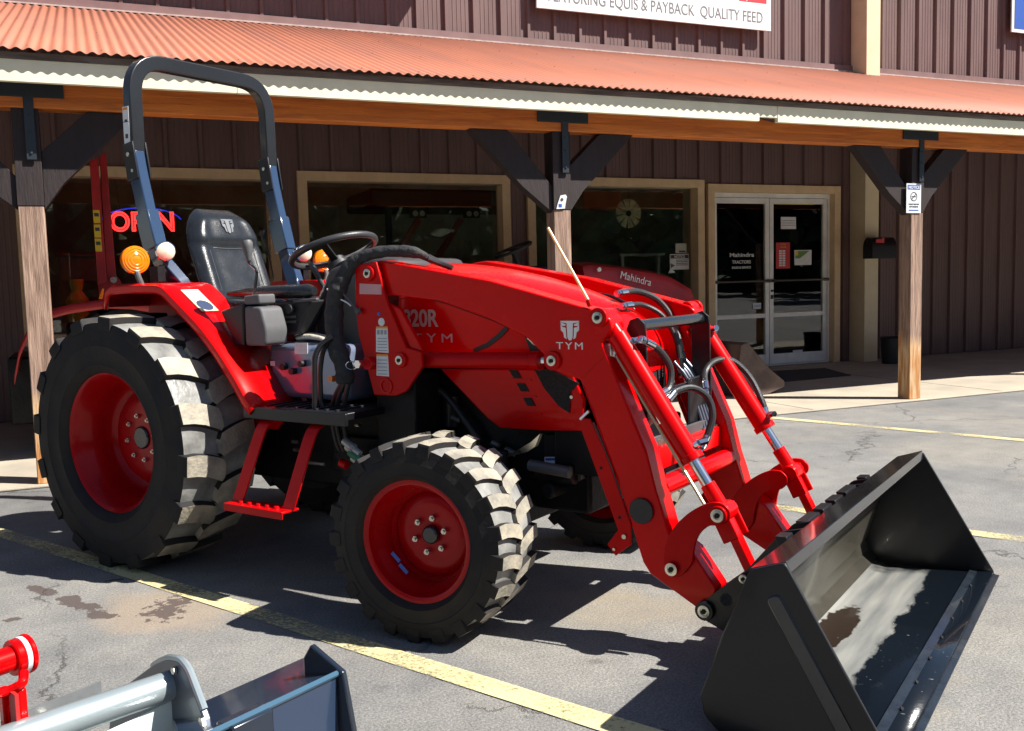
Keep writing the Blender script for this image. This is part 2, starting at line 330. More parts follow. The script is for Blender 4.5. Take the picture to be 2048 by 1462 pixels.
def line(a,b,w):
    a=GZ(*a);b=GZ(*b); d=(b-a).normalized(); s_=Vector((-d.y,d.x,0))*w/2; q=MB(); z=Vector((0,0,.004))
    K=24; L_=[];R_=[]
    for i in range(K+1):
        p=a.lerp(b,i/K); L_.append(q.v(p+s_*(1+rnd.uniform(-.06,.06))+z)); R_.append(q.v(p-s_*(1+rnd.uniform(-.06,.06))+z))
    for i in range(K): q.face([R_[i],R_[i+1],L_[i+1],L_[i]])
    tag(q.done('parking_line',yel),kind='structure')
line((-160,1015),(1330,1485),.095)
line((1500,832),(2200,895),.10)
line((1530,1012),(2200,1100),.10)
# ------------------------------------------------------------------ far wood across the lot (behind the photographer, seen only in glass and paint)
def wood_line():
    q=MB(); r=random.Random(3); cent=[]
    for i in range(64):
        a=-PI*.02+ -PI*.96*i/63; d=r.uniform(34,48); h=r.uniform(7,13); cx,cy=math.cos(a)*d,math.sin(a)*d
        cent.append((cx,cy,h))
        q.mi=1; q.cyl((cx,cy,0),(cx,cy,h*.8),.25,.08,n=6); q.mi=0
        for k in range(170):
            t=r.random()**.7; z=1+h*t; rad=(1.15-t)*h*.33*r.random()**.4; b=r.random()*2*PI
            c=Vector((cx+rad*math.cos(b),cy+rad*math.sin(b),z)); u=Vector((r.gauss(0,1),r.gauss(0,1),r.gauss(0,.6))).normalized(); w=u.cross(Vector((r.gauss(0,1),r.gauss(0,1),r.gauss(0,1)))).normalized(); s_=r.uniform(.45,1.1)
            q.face([q.v(c+u*s_),q.v(c+w*s_*.7),q.v(c-u*s_),q.v(c-w*s_*.6)])
    lf=mat('wood_foliage',(.035,.055,.018),.7,var=.5,vscale=.6)
    tag(q.done('far_wood',[lf,mat('tree_bark',(.06,.045,.035),.9)]),'dark green wood across the lot behind the photographer','wood',kind='stuff')
    q=MB()
    prev=None
    for i in range(41):
        a=-PI*i/40; x,y=math.cos(a)*50,math.sin(a)*50; h=9+2*math.sin(i*.7)+1.2*math.sin(i*1.9)
        c=(q.v((x,y,0)),q.v((x*1.12,y*1.12,h)))
        if prev: q.face([prev[0],c[0],c[1],prev[1]])
        prev=c
    tag(q.done('hills',mat('hill_scrub',(.03,.038,.018),.9,var=.4,vscale=.3)),kind='structure')
wood_line()
# ------------------------------------------------------------------ store building
WY=10.0
bld=thing('store_building','brown metal sided store with rust orange porch roof and cream fascia','building',(0,WY,0))
def P_(mb,name,mt,**k):
    o=mb.done(name,mt,**k); o.parent=bld; o.matrix_parent_inverse=Matrix.Translation((0,-WY,0)); return o
def siding(regs,name):
    q=MB(); per=.3275; x0=4.013-per*40
    prof=[(-.030,0),(-.016,-.034),(.016,-.034),(.030,0)]
    for dx in (.085,.135,.185,.235): prof+= [(dx-.009,0),(dx-.004,-.0035),(dx+.004,-.0035),(dx+.009,0)]
    xs=[]
    for k in range(125):
        for dx,dy in prof: xs.append((x0+k*per+dx,dy))
    for (a,b,z0,z1) in regs:
        pr=[(a,0)]+[p for p in xs if a<p[0]<b]+[(b,0)]
        lo=[q.v((x,WY+y,z0)) for x,y in pr]; hi=[q.v((x,WY+y,z1)) for x,y in pr]
        for i in range(len(pr)-1): q.face([lo[i],lo[i+1],hi[i+1],hi[i]])
    return P_(q,name,side,ang=15)
WIN=[(-.604,1.797),(1.995,4.385),(4.597,7.011)]; WB,WT=.72,2.40; DX=(7.063,9.179); DT=2.355
regs=[(-8,WIN[0][0]-.0,.02,3.80)]
for a,b in WIN: regs+=[(a,b,.02,WB),(a,b,WT,3.80)]
regs+=[(WIN[0][1],WIN[1][0],.02,3.8),(WIN[1][1],WIN[2][0],.02,3.8),(WIN[2][1],DX[0],.02,3.8),(DX[0],DX[1],DT,3.8),(DX[1],30,.02,3.8)]
siding(regs,'lower_siding'); siding([(-8,30,3.93,5.45)],'upper_siding')
q=MB(); q.bx(-8,30,9.958,9.966,3.852,3.93); P_(q,'wall_flashing',mat('brown_flashing',(.20,.115,.11),.5,var=.1,vscale=4))
q=MB(); q.bx(-8,30,9.93,9.957,3.842,3.856); P_(q,'roof_flashing',mat('pale_flashing',(.45,.36,.33),.5,var=.2,vscale=12))
q=MB(); q.bx(-8,3.9,9.38,10.02,5.04,5.16); q.bx(-8,30,9.9,10.1,5.45,5.6); P_(q,'shadow_eave_and_cap',cream)  # left overhang is unseen, shaped to cast the shadow on the upper wall
q=MB(); q.bx(-8,-7.9,10.03,15,0,5.4); q.bx(13.9,14,10.03,15,0,5.4); q.bx(-8,14,15,15.1,0,5.4); q.bx(-8,14,10.05,15,5.4,5.5); q.bx(-7.9,13.9,10.2,15,2.9,3.0); P_(q,'shell_walls',room)
q=MB(); q.bx(-7.9,13.9,10.16,15,.019,.03); P_(q,'interior_floor',roomf)
for a,b in WIN:
    fr=MB(); w=.10
    fr.bx(a,b,9.955,10.04,WT-w,WT); fr.bx(a,b,9.955,10.04,WB,WB+w); fr.bx(a,a+w,9.957,10.038,WB+w,WT-w); fr.bx(b-w,b,9.957,10.038,WB+w,WT-w)
    # reveals
    fr.bx(a+w-.02,a+w,10.04,10.15,WB+w,WT-w); fr.bx(b-w,b-w+.02,10.04,10.15,WB+w,WT-w); fr.bx(a+w,b-w,10.04,10.15,WT-w,WT-w+.02); fr.bx(a+w,b-w,10.04,10.15,WB+w-.02,WB+w)
    wn=P_(fr,'window',tan,bev=.003)
    gl=MB(); gl.bx(a+w,b-w,10.12,10.126,WB+w,WT-w); o=gl.done('pane',glass); o.parent=wn
# double door
door=P_(MB().bx(DX[0],DX[0]+.1,9.955,10.14,.018,DT).bx(DX[1]-.1,DX[1],9.955,10.14,.018,DT).bx(DX[0]+.1,DX[1]-.1,9.957,10.14,DT-.1,DT),'double_door',tan,bev=.003)
dx0,dx1=DX[0]+.1,DX[1]-.1; dz=DT-.1; mx=BY(1538,500,10.07).x
q=MB(); q.bx(dx0,dx1,10.05,10.13,dz-.055,dz); q.bx(dx0,dx0+.035,10.05,10.13,.018,dz-.055); q.bx(dx1-.035,dx1,10.05,10.13,.018,dz-.055); q.bx(dx0+.035,dx1-.035,10.02,10.13,.018,.035)
o=q.done('door_frame',alu,bev=.002); o.parent=door
for (a,b) in ((dx0+.04,mx-.004),(mx+.004,dx1-.04)):
    q=MB(); y0,y1=10.06,10.11
    q.bx(a,a+.062,y0,y1,.04,dz-.06); q.bx(b-.062,b,y0,y1,.04,dz-.06)
    q.bx(a+.062,b-.062,y0+.002,y1,dz-.13,dz-.06); q.bx(a+.062,b-.062,y0+.002,y1,.04,.17)
    zr=BY(1600,628,10.06).z; q.bx(a+.062,b-.062,y0+.002,y1,zr-.028,zr+.028)
    lf=q.done('door_leaf',alu,bev=.002); lf.parent=door
    q=MB(); q.bx(a+.062,b-.062,10.082,10.088,.17,dz-.13); o=q.done('pane',glass); o.parent=lf
    zb=BY(1600,560,10.0).z
    q=MB(); q.cyl((a+.02,10.0,zb),(b-.02,10.0,zb),.014); q.box((a+.03,10.03,zb),(.03,.06,.04)); q.box((b-.03,10.03,zb),(.03,.06,.04)); o=q.done('push_bar',mat('bronze_bar',(.12,.11,.10),.3,metal=.8)); o.parent=lf
q=MB(); q.box((mx+.035,10.055,BY(1545,594,10.06).z),(.03,.02,.05)); q.cyl((mx+.035,10.04,1.0),(mx+.035,10.06,1.0),.015); o=q.done('door_lock',blacks); o.parent=door
q=MB(); q.box(((dx0+mx)/2,10.22,.47),(mx-dx0-.1,.02,.86)); q.box((mx+.39,10.24,.50),(.68,.02,.84)); P_(q,'counter_panel',cardb)
# pilaster
q=MB(); q.bx(9.372,9.605,9.715,9.995,.018,3.45); q.bx(9.372,9.605,9.715,9.995,3.64,5.4); P_(q,'pilaster',pilm,bev=.003)
# porch roof
q=MB(); per=.0677; X=-8; N=8; E0=(6.316,2.630); E1=(9.96,3.842); rows=[]
xs=[-8+i*per/N for i in range(int(38/per*N))]
for (yy,zz) in (E0,(7.5,E0[1]+(7.5-E0[0])*.3333),E1): rows.append([q.v((x,yy,zz+.0078*math.sin(2*PI*x/per))) for x in xs])
for a,b in zip(rows,rows[1:]):
    for i in range(len(xs)-1): q.face([a[i],a[i+1],b[i+1],b[i]],True)
o=P_(q,'porch_roof',roofm,ang=60); so_=o.modifiers.new('solid','SOLIDIFY'); so_.thickness=.003
q=MB()
for (yy,zz) in ((6.45,E0[1]+.04),(7.6,E0[1]+.4233),(8.8,E0[1]+.8233),(9.85,E0[1]+1.173)):
    for k in range(int(36/(per*6))):
        x=-8+per*(.25+6*k); q.cyl((x,yy,zz+.008),(x,yy,zz+.013),.006,n=6)
P_(q,'roof_screw',mat('screw_head',(.28,.14,.10),.5))['kind']='stuff'
q=MB(); q.bx(-8,30,6.368,6.42,2.585,2.622); P_(q,'eave_strip',greyw)
q=MB()
for a,b in ((-8,.92),(.923,5.03),(5.215,9.6),(9.603,30)): q.bx(a,b,6.38,6.42,2.455,2.584)
q.bx(5.03,5.215,6.384,6.42,2.49,2.584); P_(q,'fascia_board',cream,bev=.002)
q=MB(); q.bx(-8,30,6.60,6.74,2.343,2.60); P_(q,'porch_beam',beamw,bev=.004)
q=MB(); 
for x in [-7.6+i*.61 for i in range(61)]: q.prism([(x,6.42,2.455),(x,6.42,2.60),(x,9.98,3.79),(x,9.98,3.66)],(.04,0,0))
P_(q,'rafters',greyw)
pxs=[-.385-3.66,-.385,3.275,6.935,6.935+3.66,6.935+7.32,6.935+10.98,6.935+14.64]
def XZ(pts,Y,off): return [(BY(x,y,Y).x+off,Y,BY(x,y,Y).z) for x,y in pts]
for X in pxs:
    q=MB(); q.bx(X,X+.142,6.615,6.757,.018,1.752); po=P_(q,'porch_post',wood,bev=.005)
    q=MB(); q.bx(X-.004,X+.146,6.611,6.761,1.752,2.342); o=q.done('post_head',darkw,bev=.003); o.parent=po
    off=X-3.275
    for pts in ([(940,262),(1045,373),(1093,425),(1104,371),(1016,264)],[(1138,425),(1167,382),(1266,272),(1200,270),(1139,333)]):
        P3=XZ(pts,6.635,off); 
        for i,p in enumerate(P3):
            if p[2]>2.3: P3[i]=(p[0],p[1],2.342)
            if abs(p[0]-X)<.06: P3[i]=(X-.005,p[1],p[2])
            if abs(p[0]-X-.142)<.06: P3[i]=(X+.147,p[1],p[2])
        o=MB().prism(P3,(0,.10,0)).done('brace',darkw,bev=.003); o.parent=po
    xc=X+.095
    q=MB(); q.bx(xc-.028,xc+.028,6.588,6.598,2.03,2.43); q.bx(xc-.23,xc+.20,6.586,6.598,2.405,2.50)
    for zz in (2.07,2.2,2.3): q.cyl((xc,6.58,zz),(xc,6.59,zz),.008,n=8)
    o=q.done('steel_strap',mat('black_strap',(.04,.05,.06),.45,metal=.5),bev=.002); o.parent=po
# ------------------------------------------------------------------ signs and stickers on the building
def rect(px0,py0,px1,py1,Y):
    a=BY((px0+px1)/2,py0,Y);b=BY((px0+px1)/2,py1,Y); return BY(px0,(py0+py1)/2,Y).x,BY(px1,(py0+py1)/2,Y).x,b.z,a.z
def board(name,label,cat,px0,py0,px1,py1,Y,mt,th=.003,frame=None,group=None):
    a,b,z0,z1=rect(px0,py0,px1,py1,Y); q=MB(); q.bx(a,b,Y,Y+th,z0,z1); o=q.done(name,mt); tag(o,label,cat,group)
    return o,a,b,z0,z1
def strip(par,a,b,z0,z1,Y,mt,name='printed_mark'):
    o=MB().bx(a,b,Y-.0012,Y-.0002,z0,z1).done(name,mt); o.parent=par; return o
grp=mat('sign_grey_letter',(.16,.16,.17),.5); redl=mat('sign_red_letter',(.55,.03,.04),.5)
signm=mat('white_sign_panel',(.76,.80,.80),.4,var=.03,vscale=3)
o=MB().bx(4.728,7.971,9.88,9.905,4.247,5.25).done('store_sign',signm,bev=.002); tag(o,'large white store sign with grey and red lettering above the porch roof','sign')
p0=BY(1097,14,9.879)
t1=text('FEATURING EQUIS & PAYBACK  QUALITY FEED',(4.90,9.8785,4.335),(1,0,0),(0,0,1),.185,grp,'lettering',o,space=1.0)
bb=[v.co.x for v in t1.data.vertices]; k=(7.84-4.875)/(max(bb)-min(bb)); x_=min(bb)
for v in t1.data.vertices: v.co.x=4.875+(v.co.x-x_)*k
t2=text('STORE',(0,9.8785,4.585),(1,0,0),(0,0,1),.50,redl,'lettering',o,bold=.012)
bb=[v.co.x for v in t2.data.vertices]; k=(7.90-5.95)/(max(bb)-min(bb)); x_=min(bb)
for v in t2.data.vertices: v.co.x=5.95+(v.co.x-x_)*k
bs=BY(2021,64,9.9)
o=MB().bx(bs.x,bs.x+1.3,9.88,9.90,bs.z,bs.z+1.0).done('wall_sign',signm); tag(o,'blue sign with white border high on the upper wall at the far right','sign')
p=MB().bx(bs.x+.05,bs.x+1.25,9.876,9.879,bs.z+.05,bs.z+.95).done('sign_face',bluel); p.parent=o
# notice on right post
o,a,b,z0,z1=board('notice_sign','white notice sign with no smoking symbol fixed to the right porch post','sign',1813,367,1842,426,6.606,white,th=.004)
strip(o,a+.012,b-.012,z1-.055,z1-.012,6.606,bluel); text('NOTICE',((a+b)/2,6.6042,z1-.047),(1,0,0),(0,0,1),.037,white,'lettering',o,align='CENTER',bold=.0008)
cx,cz=(a+b)/2,(z0+z1)/2+.015
q=MB(); q.lathe((cx,6.6052,cz),(0,1,0),[(.042,-.0006),(.034,-.0006)],n=32); q.box((cx,6.6048,cz),(.008,.0008,.074),Matrix.Rotation(R(45),3,'Y')); q.box((cx,6.6049,cz),(.05,.0008,.009)); p=q.done('prohibition_symbol',dkt); p.parent=o
text('THANK YOU FOR',(cx,6.6045,z0+.075),(1,0,0),(0,0,1),.016,dkt,'lettering',o,align='CENTER',bold=.0004); text('NOT SMOKING',(cx,6.6045,z0+.052),(1,0,0),(0,0,1),.016,dkt,'lettering',o,align='CENTER',bold=.0004); strip(o,a+.03,b-.03,z0+.02,z0+.03,6.606,bluel)
# tag on centre post
P3=[BY(x,y,6.603) for x,y in ((1121,391),(1131,389),(1134,393),(1131,408),(1130,417),(1113,418),(1116,406))]
o=MB().prism(P3,(0,.004,0)).done('metal_tag',white); tag(o,'small torn white paper tag on the centre porch post','tag')
c=BY(1124,399,6.602); p=MB().cyl(c,c+Vector((0,-.002,0)),.012).done('dark_mark',dkt); p.parent=o
c=BY(1121,411,6.602); p=MB().bx(c.x-.015,c.x+.012,6.601,6.6025,c.z-.012,c.z+.012).done('blue_mark',bluel); p.parent=o
# window stickers
GY=10.114
o,a,b,z0,z1=board('notice_sticker','white and blue NOTICE sticker low in the right window','sticker',1340,508,1378,539,GY,white)
strip(o,a+.008,b-.008,z1-.055,z1-.01,GY,dkt); text('NOTICE',((a+b)/2,GY-.002,z1-.047),(1,0,0),(0,0,1),.043,white,'lettering',o,align='CENTER',bold=.001)
for k in range(4): strip(o,a+.09,b-.02,z1-.08-.02*k,z1-.072-.02*k,GY,dkt)
q=MB(); q.prism([(a+.01,GY-.002,z0+.02),(a+.07,GY-.002,z0+.05),(a+.01,GY-.002,z0+.08)],(0,.001,0)); p=q.done('warning_mark',greyp); p.parent=o
o,a,b,z0,z1=board('paper_sticker','small pale square paper just above the NOTICE sticker in the window','sticker',1351,487,1373,506,GY,mat('aged_paper',(.50,.52,.45),.6)); strip(o,a+.05,b-.02,z0+.01,z0+.03,GY,dkt)
DY=10.07
lo=BY(1459,514,DY); nm=text('Mahindra',(lo.x,DY,lo.z),(1,0,0),(0,0,1),.072,white,'lettering',None,bold=.0012); tag(nm,'white dealer lettering on the left glass door','lettering')
w_=BY(1508,514,DY).x-lo.x; bb=max(v.co.x for v in nm.data.vertices)-lo.x
for v in nm.data.vertices: v.co.x=lo.x+(v.co.x-lo.x)*w_/bb
for s_,y_,sz in (('TRACTORS',527,.058),('SALES & SERVICE',537,.04)):
    q_=BY(1483,y_,DY); text(s_,(q_.x,DY,q_.z),(1,0,0),(0,0,1),sz,white,'lettering',nm,align='CENTER',bold=.001)
o,a,b,z0,z1=board('paper_notice','blank white paper sheet high on the right door','paper',1562,434,1592,458,DY,white)
for k in range(3): strip(o,a+.02,b-.02,z1-.05-.03*k,z1-.045-.03*k,DY,greyp)
o,a,b,z0,z1=board('hours_sign','red store hours sign with rows of white boxes on the right door','sign',1552,485,1580,537,DY,redl)
for k in range(7):
    for j in (0,1): strip(o,a+.05+.055*j,a+.095+.055*j,z1-.10-.031*k-.022,z1-.10-.031*k,DY,white)
text('STORE',((a+b)/2,DY-.002,z1-.035),(1,0,0),(0,0,1),.03,yellowl,'lettering',o,align='CENTER'); text('HOURS',((a+b)/2,DY-.002,z1-.068),(1,0,0),(0,0,1),.03,yellowl,'lettering',o,align='CENTER')
o,a,b,z0,z1=board('door_sticker','white sticker with green and yellow picture on the right door','sticker',1589,500,1623,530,DY,white)
q=MB(); q.prism([(a+.012,DY-.0012,z1-.012),(b-.04,DY-.0012,z1-.012),(a+.09,DY-.0012,z1-.11),(a+.012,DY-.0012,z1-.11)],(0,.001,0)); p=q.done('green_print',mat('green_print',(.12,.28,.06),.5)); p.parent=o
strip(o,a+.012,a+.06,z1-.07,z1-.012,DY-.001,yellowl)
o,a,b,z0,z1=board('door_banner','yellow strip across the top of the right door glass','banner',1549,400,1628,409,DY,mat('yellow_strip',(.62,.58,.03),.5))
o,a,b,z0,z1=board('label_sticker','small white label at the bottom of the right door','sticker',1586,700,1605,716,DY,white); strip(o,a+.01,b-.01,z0+.02,z1-.03,DY,mat('pale_blue_print',(.35,.48,.62),.5))
o,a,b,z0,z1=board('card_sticker','small white card low on the left door glass','sticker',1506,606,1522,618,DY,white); strip(o,a+.01,b-.01,z0+.02,z1-.02,DY,mat('pale_blue_print',(.35,.48,.62),.5))
# boxes on a shelf inside the right door
a=BY(1556,607,10.5); b=BY(1618,609,10.5)
sh=MB().bx(a.x-.05,b.x+.1,10.42,10.62,a.z-.03,a.z-.01).done('display_shelf',cardb); tag(sh,'low pale shelf just inside the right glass door','shelf')
for i,(x0,x1,mt_,lb,h) in enumerate(((1556,1582,white,'long white carton on the shelf inside the door',.06),(1584,1595,mat('brown_carton',(.4,.22,.12),.7),'brown carton between the two white cartons',.075),(1597,1608,white,'short white carton at the right end of the shelf',.075))):
    A=BY(x0,606,10.46).x;B=BY(x1,606,10.46).x; o=MB().bx(A,B,10.46,10.56,a.z-.01,a.z-.01+h).done('carton',mt_,bev=.002); tag(o,lb,'carton',group='cartons on the door shelf')
    strip(o,A+.01,B-.01,a.z+.01,a.z+.03,10.46,bluel if i==0 else dkt)
# mailbox
mb0=BY(1745,517,9.45); mb1=BY(1793,517,9.45); zt=BY(1745,474,9.45).z
q=MB(); pr=[]
wY=.17; zz0=mb0.z; hh=(zt-zz0)
for i in range(9):
    an=PI*i/8; pr.append((mb0.x,9.45+wY/2-wY/2*math.cos(an),zz0+hh*.55+hh*.45*math.sin(an)))
pr=[(mb0.x,9.45,zz0)]+pr+[(mb0.x,9.45+wY,zz0)]
q.prism(pr,(mb1.x-mb0.x,0,0)); o=q.done('mailbox',blacks,bev=.003); tag(o,'black arched mailbox with red flag beside the cream pilaster','mailbox')
fx=mb0.x+.10; p=MB().bx(fx-.05,fx+.09,9.442,9.448,zt-.075,zt-.03).bx(fx+.05,fx+.09,9.440,9.4478,zt-.03,zt-.01).done('flag',redl); p.parent=o
p=MB().bx(mb1.x-.07,mb1.x-.02,9.62,9.99,zz0+.03,zz0+.08).done('bracket',darkw); p.parent=o
# door mat, dark pot
o=MB().prism([GZ(*p,.021) for p in ((1508,745),(1650,737),(1702,751),(1548,766))],(0,0,.008)).done('door_mat',mat('rubber_mat',(.045,.04,.045),.9,bump=.5,bscale=120)); tag(o,'dark flat mat on the walk in front of the glass doors','mat')
c=GZ(1780,727,.018); q=MB(); q.lathe(c,(0,0,1),[(.001,0),(.10,0),(.13,.33),(.14,.34),(.13,.35),(.12,.33),(.10,.05),(.001,.05)],n=32); o=q.done('bucket',plast); tag(o,'black plastic pail at the wall foot behind the right post','bucket')
# OPEN neon
op=thing('open_sign','red neon open sign with blue arcs in the left window','neon sign',BY(285,446,10.22)); c0=BY(285,446,10.22)
nr=mat('neon_red',(.8,.02,.02),.3,emis=((1,.012,.012),5.)); nb=mat('neon_blue',(.02,.03,.5),.3,emis=((.02,.05,1),.5))
tx=text('OPEN',(0,0,-.075),(1,0,0),(0,0,1),.26,nr,'letter_tubes',op,tube=.0085,space=1.05)
a_=BY(221,462,10.22).x-c0.x; b_=BY(349,460,10.22).x-c0.x; bb=[v.co.x for v in tx.data.vertices]; k=(b_-a_)/(max(bb)-min(bb)); x_=min(bb)
for v in tx.data.vertices: v.co.x=a_+(v.co.x-x_)*k
for s_ in (1,):
    q=MB(); q.tube([(.37*math.cos(t),0.01,.005+s_*.13*math.sin(t)**.8 if False else .01+s_*.14*math.sin(t)) for t in [PI*(.06+.88*i/24) for i in range(25)]],.006,n=6); p=q.done('arc_tube',nb); p.parent=op
q=MB(); q.cyl((-.2,.02,.13),(-.25,.02,.62),.002,n=6); q.cyl((.2,.02,.13),(.22,.02,.62),.002,n=6); p=q.done('hanging_cord',plast); p.parent=op
# window ornament
c=BY(1257,427,10.25); fa=thing('wheel_ornament','round wooden windmill wheel hanging in the right window','ornament',c)
bl=mat('pale_slat_wood',(.85,.64,.42),.7,var=.3,vscale=9)
q0=None
for k in range(20):
    an=2*PI*k/20+.06*math.sin(k*3); rr=.178
    e=Vector((math.cos(an),0,math.sin(an))); f=Vector((-math.sin(an),0,math.cos(an)))
    q=MB(); y=.012*math.sin(k*2.3); q.prism([e*.03+f*.006,e*rr+f*.026,e*rr-f*.020,e*.03-f*.006],(0,.006+y*.2,0)); p=q.done('blade',bl); p.parent=fa
p=MB().cyl((0,-.01,0),(0,.02,0),.035).done('hub',darkw); p.parent=fa
p=MB().cyl((0,.005,.03),(0,.005,.6),.002,n=6).done('cord',plast); p.parent=fa
# things inside the shop
mc=BY(870,500,11.8); mm=thing('display_machine','dark roofed utility machine with two lamps inside the middle window','machine',(mc.x,11.8,.03))
H=BY(870,402,11.8).z
q=MB(); q.box((.05,0,H-.02-.03),(2.1,1.2,.22)); p=q.done('canopy',blacks,bev=.03); p.parent=mm
q=MB(); 
for x in (-.7,.85): q.box((x,-.3,(H-.1)/2),(.07,.07,H-.16))
q.box((.1,.1,.7),(1.6,.8,.9)); p=q.done('frame',darkm,bev=.01); p.parent=mm
for x in (-.42,.28): 
    p=MB().box((x,-.62,H-.24),(.2,.06,.10)).done('lamp_housing',blacks); p.parent=mm
    for d in (-.045,.045): 
        p2=MB().lathe((x+d,-.66,H-.24),(0,-1,0),[(.001,0),(.035,0)],n=16).done('lamp_lens',lens); p2.parent=p
for x0 in (-.75,-.2): 
    p=MB().sweep([(x0,-.5,H-.85),(x0+.38,-.5,H-.30)],.05,.07,(0,1,0)).done('lift_strut',mat('orange_red_strut',(.45,.08,.03),.5)); p.parent=mm
jc=BY(155,600,10.75)
o=MB().lathe((jc.x,10.75,jc.z),(0,0,1),[(.001,-.25),(.10,-.25),(.11,0),(.05,.09),(.075,.20),(.07,.21),(.001,.21)],n=24).done('yellow_jug',yellowl,bev=.0); tag(o,'yellow plastic jug behind the left window','jug')
st=MB().bx(jc.x-.5,jc.x+.8,10.5,11.2,.03,jc.z-.25).done('display_counter',room); tag(st,'dim counter behind the left window','counter')
wc=BY(170,535,11.3); q=MB(); q.box((wc.x,11.3,wc.z),(.5,.3,.32)); q.box((wc.x,11.1,wc.z+.13),(.56,.06,.04)); q.box((wc.x,11.3,.35),(.6,.5,.65)); o=q.done('shop_compressor',greyp,bev=.03); tag(o,'grey machine with a bright top edge behind the left window','machine')
tc_=BY(1270,508,11.2); q=MB(); q.bx(tc_.x-.35,tc_.x+.35,11,11.5,tc_.z-.03,tc_.z); q.bx(tc_.x-.3,tc_.x-.26,11.05,11.1,.03,tc_.z-.03); q.bx(tc_.x+.26,tc_.x+.3,11.05,11.1,.03,tc_.z-.03); o=q.done('shop_table',white); tag(o,'white topped table inside the right window','table')
oc=BY(1205,402,10.9); q=MB(); q.box((oc.x,10.9,oc.z),(.55,.02,.24)); o=q.done('reflected_sign_panel',mat('brick_red_reflection',(.40,.10,.05),.7,var=.2,vscale=6)); tag(o,'brick red panel standing in for a sign reflected in the right window','banner')  # panel put behind the glass to stand for a reflected sign
# ------------------------------------------------------------------ wheels
def tyre_mesh(Rr,Wd,rr,nl,lh=.021,lugw=.052,swept=.30,s=1):
    """tyre round the y axis; outer side towards -y when s=1; lies centred at origin"""
    q=MB(); hw=Wd/2; q.mats=None
    Rc=Rr-lh
    prof=[(rr,-hw*.80),(rr+.012,-hw*.92),(rr+(Rc-rr)*.16,-hw*1.0),(rr+(Rc-rr)*.18,-hw*1.025),(rr+(Rc-rr)*.22,-hw*1.01),(rr+(Rc-rr)*.52,-hw*1.03),(rr+(Rc-rr)*.54,-hw*1.05),(rr+(Rc-rr)*.57,-hw*1.04),(Rc-.030,-hw*1.0),(Rc-.006,-hw*.965)]
    full=prof+[(Rc-.002,-hw*.6),(Rc,0),(Rc-.002,hw*.6)]+[(r,-y) for r,y in prof[::-1]]
    n=96; rs=[q.ring((0,y*s,0),(0,1,0),r,n) for r,y in full]
    for i,(a,b) in enumerate(zip(rs,rs[1:])):
        q.mi=1 if 9<=i<=12 else 0
        q.bridge(a,b)
    q.bridge(rs[-1],rs[0])
    # lugs
    def pt(r,a,y): return (r*math.cos(a),y*s,r*math.sin(a))
    for sd in (-1,1):
        for k in range(nl):
            a0=2*PI*(k+(.5 if sd>0 else 0))/nl
            # centre line stations: (w from shoulder side, forward arc, half width, top radius)
            h0=lugw*.46; st=[(1.025,0.0,h0*.92,Rr-.013,Rc-.035),(.995,0.0,h0*.95,Rr-.004,Rc-.012),(.72,.003,h0,Rr-.001,Rc-.01),(.42,swept*.10,h0*1.02,Rr,Rc-.006),(.16,swept*.23,h0*1.08,Rr,Rc-.006),(.0,swept*.32,h0*1.10,Rr,Rc-.006),(-.08,swept*.36,h0*.62,Rr-.001,Rc-.006)]
            tops=[];bots=[]
            for (w,f,h,rt_,rb) in st:
                y=sd*hw*w
                # direction: lug leads towards the centre (forward roll = decreasing angle)
                tops.append((q.v(pt(rt_,a0-f+h/Rr,y)),q.v(pt(rt_,a0-f-h/Rr,y))))
                bots.append((q.v(pt(rb,a0-f+(h+.007)/Rr,y*1.0)),q.v(pt(rb,a0-f-(h+.007)/Rr,y*1.0))))
            for i in range(len(st)-1):
                q.mi=2 if i>=1 else 0
                q.face([tops[i][0],tops[i][1],tops[i+1][1],tops[i+1][0]])
                q.mi=0
                q.face([tops[i][0],tops[i+1][0],bots[i+1][0],bots[i][0]]); q.face([tops[i][1],bots[i][1],bots[i+1][1],tops[i+1][1]])
            q.face([tops[0][0],bots[0][0],bots[0][1],tops[0][1]]); q.mi=2; q.face([tops[-1][0],tops[-1][1],bots[-1][1],bots[-1][0]]); q.mi=0
    return q
